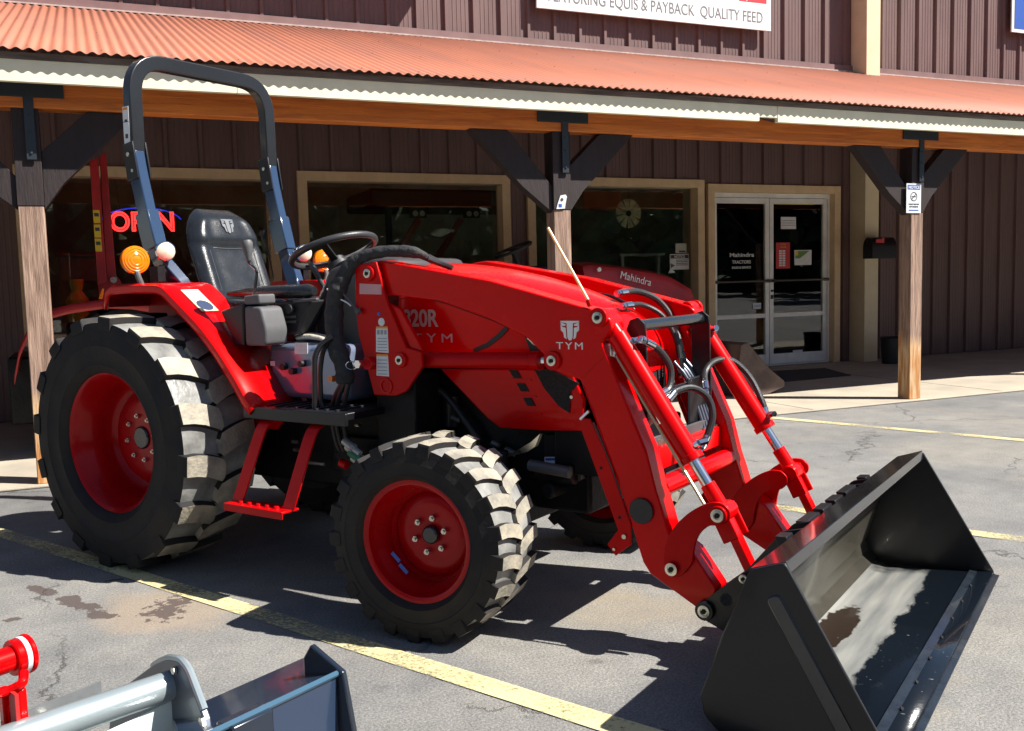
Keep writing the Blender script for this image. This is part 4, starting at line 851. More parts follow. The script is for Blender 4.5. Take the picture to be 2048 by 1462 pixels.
# --- loader
V=.40
def pinset(px,py,v,s,r=.020,par=tr,boss=.034,mt_=redd):
    c=T(px,py,v); c=c if s>0 else mir(c); d=Vector((0,-s,0))
    if boss: b_=part(MB().cyl(c-d*.01,c+d*.010,boss,boss*.97,n=28),'pin_boss',mt_,parent=par,bev=.002)
    w_=part(MB().lathe(c+d*.0105,d,[(.001,.0),(r,0),(r,.004),(r*.58,.005),(r*.58,.001),(.001,.001)],n=24),'pin_washer',zinc,parent=par)
    part(MB().cyl(c+d*.008,c+d*.016,r*.42,n=6),'pin_bolt',darkm,parent=par)
for s in (1,-1):
    q=plate([(709,530),(752,523),(764,570),(776,610),(812,695),(842,704),(845,733),(812,783),(790,792),(748,790),(717,668),(712,625)],.425,.014,s); mast=part(q,'loader_mast',redd,bev=.003)
    q=plate([(709,530),(752,523),(764,570),(776,610),(812,695),(842,704),(845,733),(812,783),(790,792),(748,790),(717,668),(712,625)],.29,.012,s); part(q,'mast_inner_plate',redd,parent=mast,bev=.003)
    q=plate([(774,606),(800,618),(846,702),(826,706),(800,660)],.41,.02,s); part(q,'mast_gusset',red,parent=mast,bev=.003)
    pinset(738,547,.426,s,par=mast,r=.017,boss=.03); pinset(802,720,.426,s,par=mast,r=.017,boss=.03)
    c=T(773,772,.426); c=c if s>0 else mir(c); part(MB().lathe(c,(0,-s,0),[(.030,.0),(.030,.004),(.024,.004),(.024,0)],n=28),'boss_ring',red,parent=mast)
    # arm
    arm=[(716,556),(718,538),(732,526),(760,521),(842,536),(979,561),(1081,590),(1184,619),(1208,627),(1220,639),(1223,655),(1216,668),(1202,684),(1292,900),(1312,982),(1322,1012),(1338,1067),(1384,1103),(1433,1178),(1424,1212),(1412,1233),(1396,1218),(1300,1148),(1286,1125),(1276,1094),(1242,985),(1160,760),(1118,744),(1092,738),(1088,710),(1052,674),(1016,656),(960,628),(880,602),(800,592),(740,588)]
    q=plate(arm,V,.095,s); A=part(q,'loader_arm',red,bev=.006,seg=3)
    pinset(1198,635,V+.002,s,par=A,r=.019); pinset(1106,721,V+.002,s,par=A,r=.018); pinset(1345,1137,V+.016,s,par=A,r=.021,boss=0); 
    c=T(1283,1022,V+.004); c=c if s>0 else mir(c); part(MB().cyl(c,c+Vector((0,-s*.006,0)),.043,n=36),'rubber_stop',plast,parent=A,bev=.002)
    # parking stand
    q=plate([(1155,835),(1180,838),(1210,905),(1262,1050),(1262,1090),(1246,1101),(1231,1112),(1214,1089),(1236,1060),(1163,862)],.405,.008,s); P_s=part(q,'parking_stand',redd,parent=A,bev=.002)
    for (x,y) in ((1202,936),(1239,1035)):
        c=T(x,y,.4058); c=c if s>0 else mir(c); part(MB().cyl(c,c+Vector((0,-s*.001,0)),.0055,n=12),'bolt_hole',darkm,parent=A)
    for (x,y,r_) in ((1249,1073,.008),(1229,1098,.005),(1144,794,.006)):
        c=T(x,y,.406); c=c if s>0 else mir(c); part(MB().cyl(c,c+Vector((0,-s*.006,0)),r_,n=12),'stand_bolt',zinc,parent=A)
    q=plate([(1180,848),(1188,844),(1225,935),(1257,1045),(1250,1048),(1215,945)],.4035,.004,s); part(q,'slot_shadow_plate',mat('slot_shade_red',(.10,.004,.006),.5),parent=A)  # dark red plate stands for the shade in the slot
    P=[T(1161,838,.415),T(1178,822,.415)]; P=P if s>0 else [mir(p) for p in P]; part(MB().cyl(P[0],P[1],.006,n=10),'stand_handle',chrome,parent=A)
    # lift cylinder
    a,b=T(802,720,.36),T(1106,721,.36); 
    if s<0: a,b=mir(a),mir(b)
    lc_=part(MB().cyl(a.lerp(b,.03),a.lerp(b,.90),.030,n=28).cyl(a.lerp(b,.88),a.lerp(b,.93),.034,n=28),'lift_cylinder',redd,parent=A,bev=.002)
    part(MB().cyl(a.lerp(b,.9),b,.018,n=16),'cylinder_rod',chrome,parent=lc_)
    # rocker link
    rk=[(1338,1070),(1352,1048),(1378,1025),(1400,1012),(1424,1004),(1446,1007),(1460,1022),(1460,1038),(1450,1048),(1436,1052),(1419,1051),(1402,1063),(1391,1082),(1387,1104),(1384,1128),(1364,1152),(1344,1157),(1328,1144),(1328,1100)]
    for v0 in (.415,.30):
        q=plate(rk,v0,.012,s,rp=.02); rp_=part(q,'rocker_plate',redd,parent=A,bev=.002)
    pinset(1437,1030,.416,s,par=A,r=.021,boss=.03)
    # straight web of the lower arm
    # bucket cylinder
    pa,pb=T(1198,635,.40),T(1437,1030,.40); pa=Vector((pa.x,-.352,pa.z)); pb=Vector((pb.x,-.352,pb.z))
    if s<0: pa,pb=mir(pa),mir(pb)
    L=lambda t: pa.lerp(pb,t)
    cy=part(MB().cyl(L(.10),L(.74),.036,n=32).cyl(L(.72),L(.75),.041,n=32),'bucket_cylinder',red,bev=.002)
    part(MB().cyl(L(-.01),L(.105),.024,.030,n=24).cyl(L(0)+Vector((0,-.035,0)),L(0)+Vector((0,.035,0)),.030,n=24),'cylinder_eye',red,parent=cy,bev=.003)
    part(MB().cyl(L(.74),L(.87),.019,n=24),'cylinder_rod',chrome,parent=cy)
    part(MB().cyl(L(.865),L(.99),.025,n=24).cyl(L(1)+Vector((0,-.04,0)),L(1)+Vector((0,.04,0)),.032,n=24),'rod_end',red,parent=cy,bev=.002)
    # bucket link
    c0=L(1); c1=T(1489,1157,.36); c1=Vector((c1.x+.035,-s*.352,c1.z+.0))
    d=(c1-c0).normalized()
    q=MB(); q.sweep([c0+d*.02,c1],.046,.030,(0,1,0)); q.cyl(c0+Vector((0,-.05,0)),c0+Vector((0,.05,0)),.030,n=24)
    for o_ in (-.042,.042): q.sweep([c0-d*.02+Vector((0,o_,0)),c0+d*.09+Vector((0,o_,0))],.012,.055,(0,1,0))
    part(q,'bucket_link',red,bev=.003)
    # fittings on the cylinder
    f0=L(.16)+Vector((.035,0,.02)); f1=L(.70)+Vector((.04,0,.03))
    for f_ in (f0,f1): part(MB().cyl(f_-Vector((.03,0,.02)),f_,.013,n=10).cyl(f_,f_+Vector((.02,s*.02,.005)),.012,n=6),'cylinder_port',chrome,parent=cy)
    # far/near steel clevis at the top of the arm
    c=T(1218,700,.36); c=c if s>0 else mir(c)
    part(MB().box(c,(.03,.03,.05)),'clevis_block',zinc,parent=A,bev=.004)
# labels on the right mast
v=.4258
def lab(pts,mt_,par,v=v,th=.0015,n='decal'): q=plate(pts,v,th); return part(q,n,mt_,parent=par)
mastR=[o for o in tr.children if o.name.startswith('loader_mast')][0]
lab([(719,567),(762,569),(763,589),(719,588)],pink,mastR)
a=lab([(752,655),(775,655),(777,706),(752,704)],white,mastR); lab([(752,653),(775,653),(775,657),(752,657)],orangel,mastR,v+.001)
b=lab([(753,710),(776,712),(778,753),(753,751)],white,mastR); lab([(753,708),(776,709),(776,713),(753,712)],orangel,mastR,v+.001)
for y in (676,682,688,694,700,719,726,733,740,747): lab([(755,y),(774,y+.5),(774,y+2),(755,y+1.5)],mat('pale_print',(.30,.31,.34),.6),mastR,v+.0008,.001,'label_print')
for x in (754,761,768): lab([(x,660),(x+5,660),(x+5,669),(x,669)],mat('pale_print',(.30,.31,.34),.6),mastR,v+.0008,.001,'label_print')
c=T(763,644,v); q=MB(); q.lathe(c,(0,-1,0),[(.001,.001),(.016,.001),(.016,0)],n=20); part(q,'decal',white,parent=mastR); c=T(758,628,v); q=MB(); q.lathe(c,(0,-1,0),[(.001,.001),(.008,.001)],n=16); part(q,'decal',bluel,parent=mastR)
c=T(735,726,v); q=MB(); q.cyl(c,c+Vector((0,-.05,0)),.013,n=16); q.cyl(c+Vector((0,-.045,0)),c+Vector((0,-.06,0)),.017,n=6); part(q,'hitch_pin',chrome,parent=mastR)
part(MB().cyl(c+Vector((.02,0,0)),c+Vector((.02,-.025,0)),.026,n=6),'pin_boss',redd,parent=mastR)
q=MB(); P=[c+Vector((-.005+.028*math.cos(t)-.03,-.055,.016*math.sin(t)-.006)) for t in [2*PI*i/24 for i in range(24)]]; q.tube(P,.0022,n=6,closed=True); part(q,'pin_wire',chrome,parent=mastR)
# TYM emblem and word on the right arm
armR=[o for o in tr.children if o.name.startswith('loader_arm')][0]
c=T(1140,662,V+.001); silp=mat('silver_letter',(.62,.60,.58))
emblem(c+Vector((0,0,.006)),(1.12,0,0),(0,0,1),.068,mat('light_letter',(.80,.79,.76),.35),armR)
t=text('TYM',T(1113,698,V+.001),(1,0,0),(0,0,1),.035,mat('light_letter',(.8,.8,.8)),'brand_lettering',armR,space=1.3)
a,b=T(1113,698,V).x,T(1166,698,V).x; bb=[w.co.x for w in t.data.vertices]; m0=min(bb);k=(b-a)/(max(bb)-m0)
for w in t.data.vertices: w.co.x=a+(w.co.x-m0)*k
# cross tube, manifold bar
ca=T(1322,975,.30); q=MB(); q.cyl((ca.x+.0,-.31,ca.z),(ca.x,.31,ca.z),.034,n=28); part(q,'cross_tube',red)
ma=T(1345,950,.20); q=MB(); q.box((ca.x-.03,.02,ca.z+.085),(.012,.56,.075)); q.box((ca.x-.055,.02,ca.z+.118),(.05,.56,.010)); mf=part(q,'hose_manifold',red,bev=.003)
for k in range(5):
    y=.30-.026*k; x0=ca.x-.045
    P=[Vector((x0,y,ca.z+.115)),Vector((x0-.035,y,ca.z+.22)),Vector((x0-.075,y,ca.z+.32)),Vector((x0-.12,y-.01,ca.z+.38))]
    part(MB().tube(crom(P,4),.0075,n=8),'steel_line',steelblue); part(MB().cyl(P[0]-Vector((0,0,.01)),P[0]+Vector((0,0,.014)),.013,n=6),'line_nut',zinc,parent=mf)
for k in range(4):
    y=-.20+.03*k; x0=ca.x-.05; part(MB().cyl((x0,y,ca.z+.11),(x0,y,ca.z+.145),.011,n=6),'line_nut',zinc,parent=mf)
# grill guard
gu=2.315
for s in (1,-1):
    P=[(gu-.03,-s*.285,.60),(gu-.035,-s*.285,1.04),(gu-.02,-s*.285,1.075),(gu+.01,-s*.285,1.085),(gu+.035,-s*.285,1.065),(gu+.04,-s*.285,1.03),(gu+.045,-s*.285,.60)]
    if s>0: g1=part(MB().prism(P,(0,.010,0)),'grille_guard',blacks,bev=.002)
    else: part(MB().prism(P,(0,-.010,0)),'guard_plate',blacks,parent=g1,bev=.002)
part(MB().cyl((gu,-.28,1.055),(gu,.28,1.055),.021,n=24),'guard_tube',blackp,parent=g1)
part(MB().cyl((gu,-.28,.80),(gu,.28,.80),.021,n=24),'guard_tube',blackp,parent=g1)
part(MB().box((gu+.04,-.02,.585),(.012,.46,.17)),'guard_panel',mat('grey_guard_plate',(.10,.095,.10),.45,metal=.2,var=.2,vscale=9),parent=g1,bev=.002)
for y,z in ((-.2,.62),(-.1,.62),(.05,.62),(-.2,.54),(-.05,.54),(.15,.6)): part(MB().cyl((gu+.0462,y,z),(gu+.0472,y,z),.010,n=12),'guard_hole',darkm,parent=g1)
part(MB().box((gu+.02,.19,.72),(.012,.16,.24)),'valve_plate',blacks,parent=g1,bev=.01)
# hoses (behind / between the arms)
def hoseP(pts,r,name='hose',mt_=hose,ends=True,par=tr):
    P=crom([T(x,y,v) for x,y,v in pts],7); h=part(MB().tube(P,r,n=10),name,mt_,parent=par)
    if ends:
        for a,b in ((P[0],P[3]),(P[-1],P[-4])):
            d=(a-b).normalized(); part(MB().cyl(a-d*.045,a,.0145,n=12).cyl(a,a+d*.03,.011,n=10).cyl(a+d*.008,a+d*.022,.015,n=6),'hose_fitting',chrome,parent=h)
    return h
hoseP([(1290,683,.33),(1318,700,.26),(1340,735,.22),(1338,775,.24),(1318,792,.30)],.0125)
hoseP([(1335,800,.25),(1352,783,.20),(1385,776,.14),(1415,795,.10),(1425,830,.10),(1416,868,.12),(1404,895,.14)],.0125)
hoseP([(1412,780,-.16),(1410,745,-.24),(1430,722,-.30),(1465,722,-.36),(1500,755,-.385),(1525,805,-.37),(1533,838,-.36)],.0125)
hoseP([(1240,586,-.05),(1275,583,-.18),(1315,600,-.27),(1345,640,-.30),(1362,700,-.27),(1375,760,-.24)],.0125)
hoseP([(1250,612,.0),(1285,610,-.12),(1325,632,-.18),(1352,680,-.20),(1362,740,-.2)],.010)
for (x,y) in ((1352,668),(1356,690),(1364,705),(1368,722),(1358,678)):
    c=T(x,y,-.26); part(MB().cyl(c,c+Vector((.012,0,-.05)),.011,n=8),'coupler',chrome)
# level rods
part(MB().cyl(T(1225,700,.36),T(1408,1008,.40),.0055,n=8),'level_rod',mat('brass_yellow_rod',(.72,.55,.30),.3,metal=.7))
part(MB().cyl(T(1316,830,.375),T(1324,846,.375),.010,n=10).cyl(T(1234,688,.36),T(1228,712,.36),.012,n=10),'rod_collar',chrome)
part(MB().cyl(T(1096,456,.40),T(1178,603,.40),.0052,n=8),'marker_rod',mat('orange_glow_rod',(.85,.42,.16),.35,coat=.3,emis=((1,.4,.1),.05)))  # rod is no lamp, a slight glow is put into its colour
part(MB().cyl(T(1176,600,.40),T(1181,612,.40),.010,n=10),'rod_socket',redd)
for (a,b) in (((1262,828,.29),(1295,822,.24)),((1278,857,.29),(1308,836,.25))):
    A0=T(*a);B0=T(*b); part(MB().tube([A0,A0.lerp(B0,.4),B0],[.008,.014,.012],n=10),'tie_rod_end',zinc)
# bonnet hose bundle in sleeve
P=[(868,526,.30),(840,508,.34),(800,502,.37),(755,505,.40),(712,520,.425),(688,552,.44),(672,590,.45),(668,640,.45),(672,690,.46),(688,735,.46),(690,768,.46)]
Q=crom([T(*p) for p in P],6); part(MB().tube(Q,[.007+(.016+.014*min(1,max(0,i-20)/14))*min(1,i/8)*(1+.10*math.sin(i*1.9)+.06*math.sin(i*.8)) for i in range(len(Q))],n=18),'hose_sleeve',cloth,sub=1)
part(MB().tube(crom([T(*p) for p in ((905,536,.27),(880,527,.29),(855,517,.33))],6),.011,n=8),'hose_end',hose)
part(MB().tube(crom([T(*p) for p in ((900,536,.24),(878,524,.27),(855,512,.32))],6),.010,n=8),'hose_end',hose)
for k,(x0,x1) in enumerate(((684,668),(690,676),(697,690))):
    Q=crom([T(x0,765,.46),T(x1,800,.46),T(x1-3,840,.45),T(x1+4,880,.44),T(x1+12,900,.42)],6); part(MB().tube(Q,.0105,n=10),'hydraulic_hose',hose)
for k in range(5):
    a=T(688+6*k,882+11*k,.46-.015*(k%2)); d=Vector((.085,0,-.045)); 
    part(MB().cyl(a,a+d*.5,.016,n=12).cyl(a+d*.5,a+d*.62,.019,n=6).cyl(a+d*.62,a+d,.012,n=12),'quick_coupler',mat('coupler_zinc',(.52,.52,.50),.3,metal=.3) if k!=2 else mat('green_cap',(.05,.2,.12),.5))
part(plate([(668,905),(700,895),(742,940),(690,960)],.37,.03),'coupler_bracket',darkm,bev=.004)
part(MB().cyl(T(682,925,.41),T(694,931,.41),.018,n=14),'red_cap',red)
P=[T(654,578,.45),T(668,592,.46),T(692,604,.45),T(702,612,.44)]; part(MB().tube(crom(P,5),.003,n=6),'tie_wire',white)
P=[T(684,585,.45),T(700,602,.44),T(714,621,.43)]; part(MB().tube(crom(P,5),.004,n=6).cyl(T(713,619,.44),T(719,626,.44),.011,n=10),'cable_strap',greyp)
q=MB(); Q=[T(598+20*i,676-4*math.sin(i*1.3),.30) for i in range(4)]; q.tube(crom(Q,5),.03,n=12,flat=.5); part(q,'crumpled_wrap',mat('pale_wrap',(.55,.5,.42),.6,bump=1,bscale=25),sub=1)
# battery of small underside bits
for (x,y,v0,dx) in ((585,883,.3,.04),(588,899,.3,.04),(617,925,.3,.10),(612,902,.33,.02),(720,815,.3,.02),(712,850,.3,.02)):
    c=T(x,y,v0); part(MB().cyl(c,c+Vector((dx,0,0)),.008,n=8),'bolt_head',zinc)
q=plate([(1050,905),(1070,893),(1080,868),(1062,884),(1010,915)],.42,.02); part(q,'axle_stop',zinc)
# weld beads and small castings
for s in (1,-1):
    for seg in (((1163,757),(1206,716)),((1166,770),(1240,968)),((1203,690),(1290,905))):
        a,b=[T(x,y,V+.0005) for x,y in seg]
        if s<0: a,b=mir(a),mir(b)
        n=26; q=MB(); q.tube([a.lerp(b,i/n) for i in range(n+1)],[.0022+.0007*math.sin(i*2.4) for i in range(n+1)],n=6); part(q,'weld_bead',red)
for (x,y,v0,dx,r_) in ((835,800,.2,.05,.02),(868,820,.2,.03,.014),(905,835,.2,.04,.012),(760,830,.25,.05,.018),(800,850,.2,.02,.01),(985,885,.2,.03,.012),(1012,900,.2,.04,.016),(940,875,.2,.02,.009)):
    c=T(x,y,v0); part(MB().cyl(c,c+Vector((dx,0,-dx*.3)),r_,r_*.8,n=12),'engine_fitting',mat('dull_cast_metal',(.16,.155,.15),.45,metal=.4))
part(MB().tube(crom([T(820,790,.22),T(850,770,.23),T(890,790,.22),T(930,840,.21),T(960,880,.2)],6),.014,n=10),'coolant_hose',hose)
part(MB().cyl(T(905,790,.17),T(905,850,.17),.045,n=24),'oil_filter',blacks)
part(MB().cyl(T(1060,930,.24),T(1140,945,.24),.022,n=16),'steering_rod',mat('dull_cast_metal',(.16,.155,.15)))
# --- bucket
prof=[(3.285,.030),(3.20,.022),(2.90,.012),(2.845,.022),(2.805,.055),(2.795,.10),(2.845,.27),(2.905,.400),(2.924,.462),(3.013,.492)]
def bucketmat():
    M=blacks.copy(); M.name='worn_bucket_floor'; t=M.node_tree; n=t.nodes; L=t.links; b=n['Principled BSDF']
    for l in list(b.inputs['Base Color'].links)+list(b.inputs['Roughness'].links): L.remove(l)
    tc=n.new('ShaderNodeTexCoord'); sp=n.new('ShaderNodeSeparateXYZ'); L.new(tc.outputs['Object'],sp.inputs[0])
    def ns(sc,st=(1,1,1),det=6):
        mp=n.new('ShaderNodeMapping'); mp.inputs['Scale'].default_value=st; L.new(tc.outputs['Object'],mp.inputs[0]); x=n.new('ShaderNodeTexNoise'); x.inputs['Scale'].default_value=sc; x.inputs['Detail'].default_value=det; L.new(mp.outputs[0],x.inputs[0]); return x.outputs[0]
    def mth(op,a,b_):
        x=n.new('ShaderNodeMath'); x.operation=op
        for i,c in enumerate((a,b_)):
            if isinstance(c,(int,float)): x.inputs[i].default_value=c
            else: L.new(c,x.inputs[i])
        return x.outputs[0]
    def ramp(f,a,b_,flip=False):
        r=n.new('ShaderNodeMapRange'); r.inputs[1].default_value=a; r.inputs[2].default_value=b_; r.inputs[3].default_value=1 if flip else 0; r.inputs[4].default_value=0 if flip else 1; L.new(f,r.inputs[0]); return r.outputs[0]
    x=mth('ADD',sp.outputs['X'],mth('MULTIPLY',mth('SUBTRACT',ns(5),.5),.10)); x=mth('ADD',x,mth('MULTIPLY',mth('SUBTRACT',ns(60,(1,.3,1)),.5),.03))
    worn=ramp(x,3.06,3.075,True); up=ramp(sp.outputs['Z'],.03,.10,True)
    side_=ramp(mth('ADD',sp.outputs['Y'],mth('MULTIPLY',mth('SUBTRACT',ns(9),.5),.3)),.70,.82,True)
    w=mth('MULTIPLY',mth('MULTIPLY',worn,side_),up)
    br=ramp(ns(5,(4,.35,1),9),.30,.70)
    cr=n.new('ShaderNodeMix'); cr.data_type='RGBA'; L.new(br,cr.inputs[0]); cr.inputs[6].default_value=(.20,.21,.215,1); cr.inputs[7].default_value=(.50,.50,.46,1)
    # rust where the paint burned off near the back on the near side
    ra=n.new('ShaderNodeMapping'); ra.vector_type='TEXTURE'; ra.inputs['Location'].default_value=(TZ(1672,1262,.012).x,TZ(1672,1262,.012).y,0); ra.inputs['Scale'].default_value=(.058,.25,1); L.new(tc.outputs['Object'],ra.inputs[0])
    sc=n.new('ShaderNodeVectorMath'); sc.operation='LENGTH'; L.new(ra.outputs[0],sc.inputs[0]); rd=mth('ADD',sc.outputs['Value'],mth('MULTIPLY',mth('SUBTRACT',ns(22),.5),.9)); rust=mth('MULTIPLY',ramp(rd,.95,1.05,True),up)
    c1=n.new('ShaderNodeMix'); c1.data_type='RGBA'; L.new(mth('MULTIPLY',w,.95),c1.inputs[0]); c1.inputs[6].default_value=(.006,.009,.014,1); L.new(cr.outputs[2],c1.inputs[7])
    c2=n.new('ShaderNodeMix'); c2.data_type='RGBA'; L.new(rust,c2.inputs[0]); L.new(c1.outputs[2],c2.inputs[6]); c2.inputs[7].default_value=(.034,.021,.014,1)
    sp2=mth('MULTIPLY',ramp(ns(70,(1,1,1),3),.70,.74),.45); c3=n.new('ShaderNodeMix'); c3.data_type='RGBA'; L.new(sp2,c3.inputs[0]); L.new(c2.outputs[2],c3.inputs[6]); c3.inputs[7].default_value=(.30,.30,.28,1)
    L.new(c3.outputs[2],b.inputs['Base Color'])
    rr_=n.new('ShaderNodeMapRange'); rr_.inputs[3].default_value=.10; rr_.inputs[4].default_value=.42; L.new(mth('MAXIMUM',w,rust),rr_.inputs[0]); L.new(rr_.outputs[0],b.inputs['Roughness'])
    mt_=mth('MULTIPLY',w,.5); L.new(mt_,b.inputs['Metallic']); return M
bf=bucketmat(); bb_=mat('bucket_inner_back',(.085,.078,.062),.3,metal=.35,coat=.3,var=.15,vscale=5,bump=.04,bscale=20)
q=MB(); hw=.872
rows=[[q.v((u,y,z)) for u,z in prof] for y in (-hw,hw)]
for i in range(len(prof)-1):
    q.mi=0 if i<3 else (1 if i<8 else 2); q.face([rows[0][i],rows[1][i],rows[1][i+1],rows[0][i+1]])
sh=part(q,'bucket_shell',[bf,bb_,blackp],ang=12); m_=sh.modifiers.new('solid','SOLIDIFY'); m_.thickness=.007; m_.offset=-1
for s in (1,-1):
    P=roundpoly([(2.924,-s*.878,.462),(3.017,-s*.878,.495),(3.287,-s*.878,.033),(3.282,-s*.878,.008),(2.84,-s*.878,.006),(2.798,-s*.878,.045),(2.788,-s*.878,.10)],.012)
    q=MB(); q.prism(P,(0,s*.012,0)); sp_=part(q,'bucket_side',blacks,parent=sh,bev=.003)
    # pressed rib
    a=Vector((2.985,-s*.882,.405)); b=Vector((3.175,-s*.882,.075)); d=(b-a).normalized(); n_=Vector((-d.z,0,d.x)); w_=.021
    P=[a+n_*w_,a-n_*w_,b-n_*w_,b+n_*w_]
    q=MB(); q.prism(roundpoly(P,.02),(0,s*.010,0)); part(q,'side_rib',blackp,parent=sp_,bev=.005,seg=3)
    if s>0: part(MB().prism(roundpoly([(3.20,-.882,.03),(3.285,-.882,.033),(3.262,-.882,.075),(3.225,-.882,.075)],.008),(0,-.004,0)),'corner_patch',blacks,parent=sp_,bev=.002)
q=MB(); q.prism([(3.305,-.885,.020),(3.20,-.885,.036),(3.20,-.885,.024),(3.30,-.885,.010)],(0,1.77,0)); ce=part(q,'cutting_edge',mat('edge_steel',(.016,.022,.03),.28,metal=.2,coat=.3,var=.3,vscale=20,bump=.1,bscale=60),parent=sh,bev=.002)
for k in range(8):
    y=-.75+.2*k; part(MB().cyl((3.235,y,.0315),(3.237,y,.0335),.010,n=14),'edge_hole',darkm,parent=ce)
# top flange lip and back ribs
q=MB(); q.prism([(2.922,-.866,.464),(3.018,-.866,.496),(3.024,-.866,.462),(3.016,-.866,.460),(3.010,-.866,.486),(2.926,-.866,.455)],(0,1.732,0)); part(q,'top_flange',blackp,parent=sh,bev=.002)
for s in (1,-1):
    for v0 in (.41,.305):
        P=[T(1396,1211,.41),T(1397,1232,.41),T(1412,1242,.41),T(1452,1266,.41)]; P=[Vector((p.x,0,p.z)) for p in P]+[Vector((2.80,0,.10)),Vector((2.845,0,.27)),Vector((2.905,0,.40)),Vector((2.926,0,.462)),Vector((2.86,0,.445)),Vector((2.74,0,.30)),Vector((2.66,0,.235))]
        P=[Vector((p.x,-s*v0,p.z)) for p in P]
        br_=part(MB().prism(roundpoly(P,.012),(0,s*.012,0)),'bucket_bracket',blacks,parent=sh,bev=.002)
    pinset(1410,1221,.415,s,par=sh,r=.020,boss=.032,mt_=blacks); pinset(1489,1156,.415,s,par=sh,r=.014,boss=0)
    q=MB(); P=[Vector((2.90,0,.455)),Vector((2.865,0,.452)),Vector((2.885,0,.40)),Vector((2.915,0,.42))]
    for y0,y1 in ((.50,.44),(.30,.16),(.12,.02)): part(MB().prism([Vector((p.x,-s*y0,p.z)) for p in P],(0,s*(y0-y1),0)),'hook_ridge',blacks,parent=sh,bev=.002)
c=T(1431,1196,.4105); part(MB().cyl(c+Vector((.035,0,.0)),c+Vector((.035,-.001,0)),.02,n=24),'bracket_hole',mesh_black,parent=sh)
# ------------------------------------------------------------------ red tractor parked under the porch (mostly hidden)
def X2(px,py,Y): p=BY(px,py,Y); return (p.x,p.z)
mt_t=thing('tractor','faded red tractor with grey rims and muddy bucket in the porch shade','tractor',(3.4,8.3,.018))
O2=Vector((3.4,8.3,.018))
def p2(q,name,mt,parent=mt_t,**k):
    for v in q.b.verts: v.co-=O2
    return q.done(name,mt,parent=parent,**k)
hp=[X2(*p,8.0) for p in ((1168,527),(1182,523),(1256,532),(1310,541),(1349,551),(1386,573),(1398,593),(1400,625))]
sec=[]
q=MB(); rows=[]
for i,(x,z) in enumerate(hp):
    w=.30 if i<6 else .24; cy=8.3
    rows.append([q.v((x,cy+w*a,z-dz)) for a,dz in ((-1,.45),(-1,.10),(-.9,.03),(-.6,.0),(0,.0),(.6,.0),(.9,.03),(1,.10),(1,.45))])
for a,b in zip(rows,rows[1:]):
    for i in range(8): q.face([a[i],a[i+1],b[i+1],b[i]],True)
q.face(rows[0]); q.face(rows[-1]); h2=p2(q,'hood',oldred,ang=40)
x0=BY(1238,556,7.99); x1=BY(1300,572,7.99); xd=(x1-x0).normalized()
tt=text('Mahindra',x0-O2+Vector((0,-.012,.0)),xd,Vector((0,0,1)).cross(Vector((0,0,0))) if False else Vector((-xd.z,0,xd.x)),.10,white,'brand_lettering',h2)
w_=(x1-x0).length; base=x0-O2; mxx=max((v.co-base).dot(xd) for v in tt.data.vertices)
for v in tt.data.vertices: d=(v.co-base).dot(xd); v.co+=xd*(d*(w_/mxx-1))
q=MB(); c=BY(1197,539,7.98); q.cyl(c,c+Vector((0,-.02,0)),.02,n=14); p2(q,'hood_bolt',white)
wc=BY(1318,741,7.72)
def wheel2(x,y,z,R_,W_,rr,nm,par,O,mt_=whiter):
    q=MB(); q.lathe((0,0,0),(0,-1,0),[(rr,.10),(rr+.01,.115),(rr-.02,.10),(rr-.03,.03),(rr*.62,.02),(rr*.55,.06),(.001,.06)],n=40); w=q.done(nm,mt_,parent=par,ang=50); w.location=Vector((x,y,z))-O
    tyre_mesh(R_,W_,rr,18,s=1,swept=.25,lugw=.05).done('tyre',rubber,parent=w); 
    for k in range(6): a=k*PI/3; MB().cyl((rr*.35*math.cos(a),-.06,rr*.35*math.sin(a)),(rr*.35*math.cos(a),-.075,rr*.35*math.sin(a)),.012,n=6).done('wheel_nut',zinc,parent=w)
    MB().cyl((0,-.05,0),(0,-.09,0),.03,n=16).done('hub',mat('rust_hub',(.25,.12,.05),.7),parent=w)
    return w
wheel2(wc.x,7.82,.36,.345,.22,.215,'front_wheel',mt_t,O2); wheel2(wc.x,8.85,.36,.345,.22,.215,'front_wheel',mt_t,O2)
wheel2(3.05,7.82,.58,.56,.32,.32,'rear_wheel',mt_t,O2); wheel2(3.05,8.85,.58,.56,.32,.32,'rear_wheel',mt_t,O2)
q=MB(); q.box((3.9,8.3,.62),(2.3,.42,.45)); q.box((wc.x,8.3,.36),(.14,.9,.12)); p2(q,'chassis',darkm,bev=.02)
for y in (7.84,8.76):
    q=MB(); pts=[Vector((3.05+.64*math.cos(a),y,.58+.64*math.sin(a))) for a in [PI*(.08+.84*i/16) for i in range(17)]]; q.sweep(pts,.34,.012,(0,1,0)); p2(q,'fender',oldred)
sc_=BY(1030,499,8.2)
q=MB(); Cc=Vector((sc_.x,8.25,sc_.z)); q.tube([Cc+Vector((.17*math.cos(a),.17*math.sin(a),.17*.4*math.cos(a))) for a in [2*PI*i/32 for i in range(32)]],.015,n=8,closed=True); q.cyl(Cc,Cc+Vector((.12,0,-.3)),.03,n=12); q.cyl(Cc+Vector((0,-.17,0)),Cc+Vector((0,.17,0)),.012,n=8); p2(q,'steering_wheel',plast)
q=MB(); q.box((sc_.x+.32,8.3,1.28),(.4,.5,.14)); q.box((sc_.x+.35,8.3,1.1),(.3,.46,.5)); p2(q,'dash_console',plast,bev=.04)
q=MB(); q.box((sc_.x-.55,8.3,1.05),(.45,.45,.12)); q.box((sc_.x-.78,8.3,1.25),(.1,.45,.35)); p2(q,'seat',vinyl,bev=.04)
